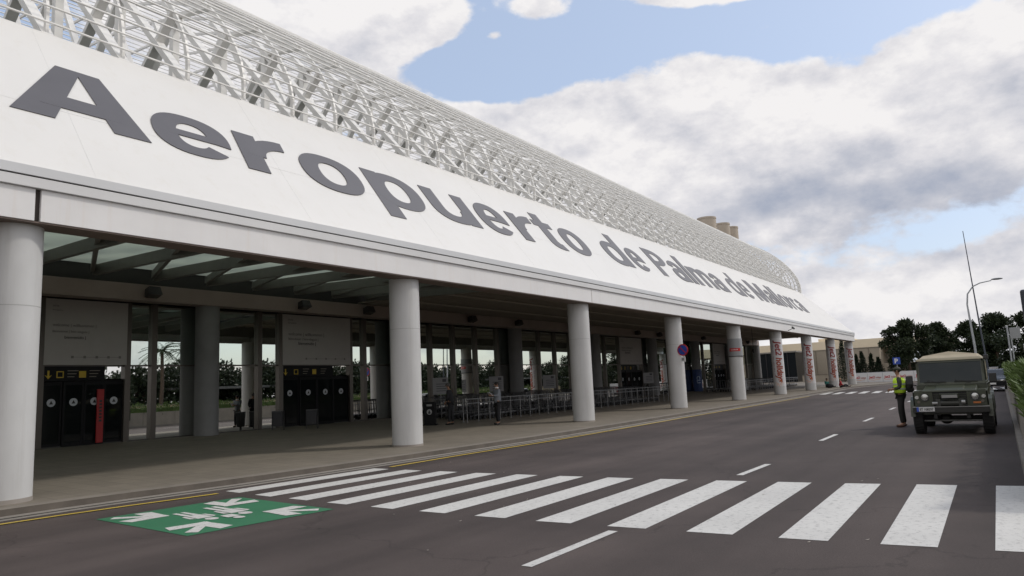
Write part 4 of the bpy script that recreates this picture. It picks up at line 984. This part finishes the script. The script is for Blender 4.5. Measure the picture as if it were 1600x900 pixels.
for s in (1,-1):
    for cx in (.58,3.35):
        b=MB(); b.tube([(cx,.64*s,.40),(cx,.66*s,.40),(cx,.86*s,.40),(cx,.88*s,.40)],[.36,.40,.40,.36],28)
        for k in range(28):
            a=2*PI*k/28; b.bar((cx+.40*math.cos(a),.66*s,.40+.40*math.sin(a)),(cx+.405*math.cos(a+.1),.87*s,.40+.405*math.sin(a+.1)),.03,.02,(math.cos(a),0,math.sin(a)))
        w_=b.build('wheel',rub,J,smooth=50)
        b=MB(); b.tube([(cx,.86*s,.40),(cx,.885*s,.40)],[.21,.20],20); b.build('rim',mat('rim_olive',(0.05,0.055,0.04),.5),w_,smooth=40)
b=MB(); b.tube([(.58,-.7,.40),(.58,.7,.40)],.06,10); b.ell((.58,.15,.38),(.14,.16,.14)); b.tube([(3.35,-.7,.40),(3.35,.7,.40)],.06,10); b.box(.2,-.40,.40,4.3,-.32,.52); b.box(.2,.32,.40,4.3,.40,.52); b.build('axles',dark_m,J)
b=MB(); b.tube([(.34,-.66,.34),(.34,.66,.34)],.02,8); b.build('track_rod',mat('worn_steel',(0.30,0.30,0.29),.4,metal=.6),J)
b=MB(); 
for s in (.38,-.38): b.box(2.1,s-.24,.95,2.2,s+.24,1.55); b.ell((2.12,s,1.62),(.06,.12,.09)); b.box(1.8,s-.24,.9,2.2,s+.24,1.0)
b.build('seats',mat('seat_dark',(0.03,0.03,0.025),.8),J)
b=MB(); b.box(1.30,-.70,1.1,1.45,.70,1.27); b.tube([(1.55+.0,.38+.17*math.cos(k*PI/8),1.30+.17*math.sin(k*PI/8)) for k in range(17)],.014,6); b.build('dashboard',dark_m,J)

# ------------------------------------------------------------------ planter, hedge
leafy=lambda name,c,v=.35: mat(name,c,.6,var=v,vscale=1.6,spec=.3)
hedge_m=leafy('hedge_leaves',(0.078,0.122,0.03)); pine_m=leafy('pine_needles',(0.022,0.034,0.014)); pine2=leafy('pine_needles_light',(0.035,0.05,0.02)); cyp_m=leafy('cypress_leaves',(0.014,0.026,0.012)); palm_m=leafy('palm_leaves',(0.045,0.07,0.025)); bark_m=mat('bark',(0.09,0.065,0.045),.9,var=.3,vscale=8)
def wally(x): return -.10+(x-19)*.0073
wl=thing('planter_wall','long pale concrete planter wall along the right side of the road','wall',(0,0,0))
wm=mat('planter_concrete',(0.30,0.265,0.215),.85,var=.15,vscale=1.2,fine=.1,streak=.35,scol=(0.15,0.12,0.09))
b=MB(); x=11.0
while x<82:
    x1=x+2.38; y0,y1=wally(x),wally(x1); b.hexa([(x,y0-.18,0),(x1,y1-.18,0),(x1,y1,0),(x,y0,0)],[(x,y0-.18,1.06),(x1,y1-.18,1.06),(x1,y1-.02,1.06),(x,y0-.02,1.06)]); x+=2.4
b.build('wall_panels',wm,wl)
b=MB(); b.hexa([(11,wally(11)-2.2,0),(82,wally(82)-2.2,0),(82,wally(82)-.19,0),(11,wally(11)-.19,0)],[(11,wally(11)-2.2,1.0),(82,wally(82)-2.2,1.0),(82,wally(82)-.19,1.0),(11,wally(11)-.19,1.0)]); b.build('soil',earth,wl)
b=MB(); b.hexa([(11,wally(11)+.001,0),(82,wally(82)+.001,0),(82,wally(82)+.12,0),(11,wally(11)+.12,0)],[(11,wally(11)+.001,.13),(82,wally(82)+.001,.13),(82,wally(82)+.11,.13),(11,wally(11)+.11,.13)]); b.build('kerb_foot',kerb_m,wl)
def leaf(b,p,d,L_,w):
    d=Vector(d).normalized(); sx=d.cross(Vector((rnd.gauss(0,1),rnd.gauss(0,1),rnd.gauss(0,1)))).normalized()*w; p=Vector(p)
    b.add([p,p+d*L_*.5+sx,p+d*L_,p+d*L_*.5-sx],[(0,1,2,3)])
b=MB()
for k in range(15000):
    t=rnd.random()**1.8; x=11.5+t*69; yb=wally(x)
    y=yb-.02-rnd.random()**1.6*1.9; top=1.62+.10*math.sin(x*1.9)+.07*math.sin(x*5.1+y*3)+rnd.gauss(0,.05)
    z=top-rnd.random()**1.7*.62
    if y>yb-.12: z=min(z,top-.12)
    leaf(b,(x,y,z-.08),(rnd.gauss(0,.45),rnd.gauss(.12,.45),rnd.uniform(.4,1)),rnd.uniform(.12,.24),rnd.uniform(.014,.028)*(1+t))
b.box(12,wally(40)-1.8,1.0,80,wally(12)-.22,1.38)
hg=b.build('hedge',hedge_m); tag(hg,'clipped bright green hedge growing in the concrete planter','hedge')

# ------------------------------------------------------------------ trees
def tree(name,label,loc,h,lobes,m,n,ls,trunk_h,tr=.2,cat='tree',group=None,m2=None):
    t=thing(name,label,cat,loc,0,group)
    b=MB(); b.tube([(0,0,-.1),(.05,.03,trunk_h*.5),(0,.1,trunk_h)],[tr,tr*.8,tr*.55],8)
    for (cx,cy,cz,rx,ry,rz_) in lobes[:7]: b.tube([(0,.05,trunk_h*.75),(cx*.5,cy*.5,(trunk_h+cz)/2),(cx,cy,cz)],[tr*.5,tr*.3,tr*.12],6)
    b.build('trunk',bark_m,t,smooth=60)
    b=MB()
    for k in range(n):
        cx,cy,cz,rx,ry,rz_=rnd.choice(lobes)
        d=Vector((rnd.gauss(0,1),rnd.gauss(0,1),rnd.gauss(0,1))).normalized(); rr=rnd.random()**.35*(1+.12*rnd.gauss(0,1))
        p=Vector((cx+d.x*rx*rr,cy+d.y*ry*rr,cz+d.z*rz_*rr))
        b.k=1 if (m2 and rnd.random()<.3) else 0
        leaf(b,p,(d.x+rnd.gauss(0,.7),d.y+rnd.gauss(0,.7),d.z+rnd.gauss(0,.7)+.2),ls*rnd.uniform(.6,1.4),ls*.3)
    b.build('crown',[m,m2] if m2 else m,t)
    return t
def pine(loc,h,w,label,seed):
    r=random.Random(seed); lobes=[]
    for k in range(34):
        a=r.uniform(0,2*PI); rr=r.random()**.6*w*.78; z=h*(.12+.72*r.random())
        rr*=1-.5*max(0,(z/h-.6)/.4)
        s=r.uniform(.14,.27)*w; lobes.append((rr*math.cos(a),rr*math.sin(a),z,s*1.15,s*1.15,s*.8))
    for k in range(5):
        a=r.uniform(0,2*PI); lobes.append((r.uniform(0,.3)*w*math.cos(a),r.uniform(0,.3)*w*math.sin(a),h*.86,.22*w,.22*w,.10*h))
    return tree('pine_tree',label,loc,h,lobes,pine_m,13000,.30,h*.45,.22,group='trees beyond the barriers',m2=pine2)
pine((104,10.2,0),8.2,3.7,'broad dark pine tree leftmost beyond the printed barriers',1)
pine((112,7.2,0),7.9,3.1,'dark pine tree right of the broadest one behind the soldier',2)
pine((116,3.6,0),8.0,3.2,'dark pine tree behind the jeep left of the thin mast',3)
pine((108,.8,0),8.4,3.3,'dark pine tree standing right behind the street lamp',4)
pine((96,-2.2,0),7.6,3.2,'dark pine tree at the right edge behind the grey sign',5)
pine((120,-6,0),10.0,4.2,'tall dark pine tree rightmost behind the hedge',6)
def cypress(loc,h,w,label,seed):
    r=random.Random(seed); lobes=[(r.gauss(0,.05),r.gauss(0,.05),h*(.12+.85*k/9),w*(1.02-.85*(k/9)**1.5),w*(1.02-.85*(k/9)**1.5),h*.10) for k in range(10)]
    return tree('cypress_tree',label,loc,h,lobes,cyp_m,2600,.16,h*.5,.08,group='small cypresses along the beige wall')
cypress((104,18.0,0),5.6,.85,'tall dark cypress between the two farthest columns',11)
cypress((104,16.3,0),3.6,.55,'narrow cypress first right of the last column',12)
cypress((104,15.6,0),3.95,.75,'pointed cypress second right of the last column',13)
cypress((104,14.55,0),3.6,.60,'slim cypress third right of the last column',14)
cypress((104,13.8,0),3.1,.75,'bushy cypress nearest the broad pine',15)
# palms and low trees on the opposite side of the road (seen mirrored in the glass)
def palm(loc,h,label,seed):
    r=random.Random(seed); t=thing('palm_tree',label,'palm',loc,0,'palms across the road')
    b=MB(); b.tube([(0,0,0),(.15,0,h*.5),(.05,.05,h)],[.22,.17,.15],10); b.build('trunk',bark_m,t,smooth=50)
    b=MB()
    for k in range(26):
        a=r.uniform(0,2*PI); el=r.uniform(-.4,1.1); L_=r.uniform(1.6,2.3); pts=[]
        for q in range(8):
            f=q/7; pts.append(Vector((math.cos(a)*L_*f*math.cos(el*(1-f*.6)),math.sin(a)*L_*f*math.cos(el*(1-f*.6)),h+math.sin(el)*L_*f-1.0*f*f)))
        for p0,p1 in zip(pts,pts[1:]):
            for j in range(3):
                p=p0.lerp(p1,j/3); dd=(p1-p0).normalized(); sd_=dd.cross(Vector((0,0,1))).normalized()
                for s in (1,-1): leaf(b,p,dd*.6+sd_*s+Vector((0,0,-.25)),.42,.025)
    b.build('crown',palm_m,t); return t
palm((38,-16,0),6.8,'palm tree across the road mirrored in the glass',21); palm((44,-22,0),7.4,'taller palm tree across the road mirrored in the glass',22); palm((22,-20,0),6.0,'low palm tree across the road mirrored left of the second entrance',23); palm((60,-18,0),7.2,'far palm tree across the road mirrored in the glass',24)
r=random.Random(40); protos=[]
words='nearest second third fourth fifth sixth seventh eighth ninth tenth eleventh twelfth thirteenth fourteenth fifteenth sixteenth seventeenth eighteenth nineteenth twentieth'.split()
for i in range(20):
    x=22+8.2*i; y=-18.5-r.uniform(0,3); h=5.6+r.uniform(-.5,.6); w=4.6
    lab='spreading tree along the wall across the road, %s from the camera end'%words[i]
    if i<3:
        lobes=[(r.uniform(-1,1)*w*.8,r.uniform(-1,1)*w*.4,h*r.uniform(.30,.82),w*.34,w*.34,h*.19) for k in range(16)]
        protos.append(tree('spreading_tree',lab,(x,y,0),h,lobes,pine_m,5200,.42,h*.5,.2,group='trees across the road'))
    else: dup(protos[i%3],(x,y,0),r.uniform(-.4,.4),lab)
cw=thing('boundary_wall','long ochre wall across the road mirrored in the glass','wall'); b=MB(); b.box(-40,-15.4,0,150,-15.1,1.5); b.build('wall_face',mat('ochre_render',(0.38,0.31,0.19),.85,var=.1),cw)
b=MB(); b.box(-40,-15.5,1.5,150,-15.0,1.56); b.build('coping',kerb_m,cw)
for i,x in enumerate((40,92)):
    t=thing('parking_shelter',['flat roofed parking shelter across the road near the first palms','flat roofed parking shelter across the road farther along'][i],'shelter',(x,-20,0))
    b=MB(); b.box(0,-2.4,2.9,34,2.4,3.15); b.build('shelter_roof',mat('shelter_grey',(0.12,0.12,0.11),.6),t)
    for k in range(5):
        b=MB(); b.box(.5+8*k,-.1,0,.65+8*k,.1,2.9); b.build('post',galv_m,t)
b=MB(); b.add([(-60,-15,.01),(200,-15,.01),(200,-8,.01),(-60,-8,.01)],[(0,1,2,3)]); tag(b.build('far_pavement',pave_m),'pavement strip across the road',kind='structure')

# ------------------------------------------------------------------ far buildings
fb=thing('far_building','long pale beige airport building with flat roof beyond the road end','building',(0,0,0))
bm_=mat('beige_render',(0.40,0.35,0.28),.8,var=.05,vscale=.3); bl=mat('beige_upper',(0.80,0.70,0.53),.8,var=.04,vscale=.3)
b=MB(); b.box(115,14.9,0,150,27.2,4.95); b.box(116,8,0,150,14.9,2.6); b.build('wall',bm_,fb)
b=MB(); b.box(118,7,4.9,150,46,6.35); b.box(120,20,6.35,150,24,6.9); b.build('upper_storey',bl,fb)
b=MB(); b.box(114.9,14.8,4.95,118,46,5.02); b.build('parapet',mat('parapet_grey',(0.30,0.27,0.23),.8),fb)
for k in range(3):
    b=MB(); b.box(114.9,16.3+3.6*k,-.0,114.99,16.34+3.6*k,4.9); b.build('wall_joint',mat('joint_beige',(0.25,0.22,0.18),.8),fb)
bg=thing('dark_glazed_building','low black glazed building beyond the open end of the canopy','building',(0,0,0))
b=MB(); b.box(108,24.9,0,116,46,4.75); b.build('wall',mat('black_glazing',(0.012,0.015,0.018),.15),bg)
b=MB(); b.box(107.8,24.7,4.75,116,46,4.95); b.build('roof_edge',mat('edge_grey',(0.25,0.24,0.22),.6),bg)
for k in range(7):
    b=MB(); b.box(107.93,26+3*k,.1,107.99,26.08+3*k,4.7); b.build('mullion',mat('edge_dark',(0.04,0.04,0.045),.5),bg)
fw=thing('garden_wall','low beige garden wall behind the cypresses','wall'); b=MB(); b.box(107,8,0,107.3,24,1.35); b.build('wall_face',bm_,fw); b=MB(); b.box(106.95,8,1.35,107.35,24,1.42); b.build('coping',kerb_m,fw)
chm=mat('chimney_tan',(0.46,0.40,0.33),.8,var=.05,vscale=.4)
for i,(x,y,r,z) in enumerate(((101.5,34,1.35,24.75),(108.4,34,1.2,25.0),(112.6,34,1.2,25.1))):
    t=thing('chimney',['tan round chimney above the vault, largest and leftmost of three','tan round chimney above the vault, middle one of three','tan round chimney above the vault, rightmost of three'][i],'chimney',(x,y,0),group='round chimneys behind the vault')
    b=MB(); b.cyl(0,0,0,z,r,32); b.build('shaft',chm,t,smooth=40)
    b=MB(); b.tube([(0,0,z),(0,0,z+.25)],r+.05,32); b.build('rim',chm,t,smooth=40)

# ------------------------------------------------------------------ printed barriers
wbar=mat('barrier_vinyl',(0.70,0.70,0.71),.5)
for i in range(9):
    y=16.35-1.72*i
    t=thing('crowd_barrier',['leftmost white printed crowd barrier beside the last column','second white printed barrier from the last column','third white printed barrier from the last column','fourth white printed barrier left of the parking sign','fifth white printed barrier just behind the parking sign','white printed barrier behind the soldier','white printed barrier hidden behind the jeep left side','white printed barrier hidden behind the jeep middle','white printed barrier hidden behind the jeep right side'][i],'barrier',(100-.0*i,y,.0),group='white printed crowd barriers')
    b=MB(); b.box(-.02,-1.69,.10,.02,-.02,1.38); c_=b.build('banner',wbar,t)
    b=MB(); b.tube([(0,-1.70,0),(0,-1.70,1.40),(0,-.01,1.40),(0,-.01,0)],.02,6); b.bar((-.3,-.3,.02),(.3,-.3,.02),.05,.03); b.bar((-.3,-1.4,.02),(.3,-1.4,.02),.05,.03); b.build('barrier_frame',galv_m,t)
    textobj('banner_print','Jet2',.42,red_m,c_,frame((-.03,-.18,.66),(0,-1,0),(0,0,1)),.002,.012,.95,shear=.15)
    textobj('banner_print','holidays',.32,mat('print_rust',(0.34,0.05,0.015),.5),c_,frame((-.03,-.90,.66),(0,-1,0),(0,0,1)),.002,.004,.60,shear=.15)
    b=MB(); b.tube([(-.035,-.2,.52),(-.035,-.7,.45),(-.035,-1.4,.55)],.012,5); b.build('banner_swoosh',orange_m,c_)

# ------------------------------------------------------------------ poles and signs
sl=thing('street_lamp','tall curved street lamp on a thin grey pole behind the jeep','lamp',(60,1.72,0))
b=MB(); b.tube([(0,0,0),(0,0,3),(0,.12,6.0),(0,.02,6.75),(0,-.35,7.25),(0,-.8,7.45),(0,-1.5,7.55)],[.085,.075,.055,.05,.045,.04,.035],10); b.build('pole',galv_m,sl,smooth=60)
b=MB(); b.ell((0,-1.82,7.62),(.13,.36,.07),12,8); b.build('lamp_head',mat('lamp_head_grey',(0.14,0.15,0.16),.4),sl,smooth=60)
mst=thing('antenna_mast','very thin leaning dark mast rising over the trees','mast',(60,1.05,0))
b=MB(); b.tube([(0,0,0),(0,.22,4.6),(0,.46,11.3)],[.06,.05,.022],8); b.build('mast_pole',mat('mast_dark',(0.06,0.07,0.09),.5),mst,smooth=60)
ps=thing('parking_sign','small blue square parking sign with white P on a post','sign',(80,8.95,0))
b=MB(); b.cyl(.04,0,0,2.85,.035,8); b.build('post',galv_m,ps)
b=MB(); b.box(-.02,-.33,2.15,.0,.33,2.83); p_=b.build('sign_panel',blue_m,ps)
textobj('sign_letter','P',.62,white_m,p_,frame((-.025,.20,2.27),(0,-1,0),(0,0,1)),.002,.02)
gs=thing('road_sign','plain grey back of a square road sign on two posts above the hedge','sign',(45,-.30,0))
b=MB(); b.cyl(.05,.08,0,3.65,.04,8); b.build('post',galv_m,gs)
b=MB(); b.cyl(.05,-.04,0,3.5,.03,8); b.build('post',galv_m,gs)
b=MB(); b.box(0,-.46,2.98,.02,.0,3.55); b.build('sign_back',mat('sign_back_grey',(0.30,0.31,0.32),.5,metal=.3),gs,bevel=.01)
ds=thing('totem_sign','dark rounded sign at the right edge standing behind the hedge','sign',(25,-.80,0))
b=MB(); b.box(0,-.26,2.5,.12,.26,3.8); b.build('sign_box',mat('sign_box_blue',(0.03,0.035,0.05),.4),ds,bevel=.06)
b=MB(); b.cyl(.06,0,0,2.5,.05,10); b.build('post',galv_m,ds)
wp=thing('white_post','short white post standing in the hedge at the right edge','post',(32,-.62,0)); b=MB(); b.cyl(0,0,0,2.35,.05,10); b.build('shaft',mat('post_white',(0.55,0.56,0.57),.5),wp); b=MB(); b.ell((0,0,2.37),(.06,.06,.04),10,6); b.build('cap',galv_m,wp)
# cctv on the fascia near the far end
cc=thing('security_camera','small dark security camera bracket on the fascia by the first printed column','camera',(CX[5]+1.4,13.9,5.0))
b=MB(); b.bar((0,.05,.1),(-.05,-.35,.25),.04,.04); b.build('arm',dark_m,cc); b=MB(); b.bar((-.25,-.35,.33),(.2,-.38,.22),.11,.10); b.build('camera_body',dark_m,cc)
hl_=thing('hanging_fixture','dark lamp hanging on a rod under the far canopy','lamp',(CX[6]-3,18.5,4.0)); b=MB(); b.cyl(0,0,0,1.9,.02,6); b.build('rod',dark_m,hl_); b=MB(); b.ell((0,0,-.1),(.12,.12,.2),8,6); b.build('lamp_body',dark_m,hl_)
# dark car passing behind the jeep
def car(loc,rz,label,paint):
    t=thing('parked_car',label,'car',loc,rz)
    prof_=[(-2.1,.35),(-2.15,.7),(-1.95,.85),(-1.1,.95),(-.55,1.38),(.9,1.42),(1.6,1.0),(2.1,.92),(2.15,.5),(2.1,.35)]
    b=MB(); n=len(prof_)
    for (s0,s1,k0,k1) in ((-1,1,.86,.86),):
        b.poly([(x,-.86,z) for x,z in prof_],(0,1.72,0))
    b.build('body',paint,t,bevel=.05)
    b=MB(); b.hexa([(-1.02,-.87,.97),(1.45,-.87,1.0),(1.45,.87,1.0),(-1.02,.87,.97)],[(-.52,-.872,1.33),(.88,-.872,1.36),(.88,.872,1.36),(-.52,.872,1.33)]); b.build('windows',glass_j,t)
    for x in (-1.35,1.3):
        for s in (1,-1):
            b=MB(); b.tube([(x,.68*s,.32),(x,.88*s,.32)],.32,18); w_=b.build('wheel',rub,t,smooth=40)
    for s in (1,-1):
        b=MB(); b.ell((-2.10,.62*s,.68),(.06,.16,.08)); b.build('headlight',chrome,t)
        b=MB(); b.ell((2.10,.66*s,.75),(.06,.14,.08)); b.build('tail_light',red_m,t)
    b=MB(); b.box(-2.18,-.25,.45,-2.155,.25,.56); b.build('number_plate',white_m,t)
    return t
car((57,.95,0),0,'dark car seen behind the jeep beside the planter wall',mat('car_dark',(0.02,0.022,0.025),.25,coat=.5))
car((72,2.6,0),0,'pale car farther back on the road behind the jeep',mat('car_silver',(0.45,0.46,0.47),.3,coat=.5,metal=.3))
# bits of litter on the asphalt
b=MB()
for k in range(26):
    x=rnd.uniform(5.2,14); y=rnd.uniform(1,11.5); s=rnd.uniform(.012,.03); a=rnd.uniform(0,PI); z=.006
    b.poly([(x+s*math.cos(a),y+s*math.sin(a),z),(x-s*math.sin(a)*.5,y+s*math.cos(a)*.5,z),(x-s*math.cos(a),y-s*math.sin(a),z+.006),(x+s*math.sin(a)*.5,y-s*math.cos(a)*.5,z)],(0,0,.002))
tag(b.build('litter_flecks',mat('pale_fleck',(0.35,0.32,0.28),.8)),'scattered pale flecks of litter on the asphalt',kind='stuff')

# belt of dark shrubs closing the view under the pines
b=MB()
for k in range(16000):
    y=rnd.uniform(-26,14); x=122+rnd.uniform(-1.5,1.5); z=rnd.random()**.8*(3.6+.7*math.sin(y*.9)+.5*math.sin(y*2.3))
    if y>9: z*=.45
    leaf(b,(x,y,z),(rnd.gauss(0,1),rnd.gauss(0,1),rnd.gauss(.3,1)),rnd.uniform(.2,.45),.13)
tag(b.build('shrub_belt',pine_m),'dark belt of shrubs and far trees under the pines',kind='stuff')

b=MB()
for k in range(15000):
    x=rnd.uniform(15,190); y=-26+rnd.uniform(-1.2,1.2); z=rnd.random()**.8*(4.3+.7*math.sin(x*.37)+.5*math.sin(x*.9))
    leaf(b,(x,y,z),(rnd.gauss(0,1),rnd.gauss(0,1),rnd.gauss(.3,1)),rnd.uniform(.4,.8),.22)
tag(b.build('shrub_belt',pine_m),'dark shrub belt across the road mirrored in the glass',kind='stuff')
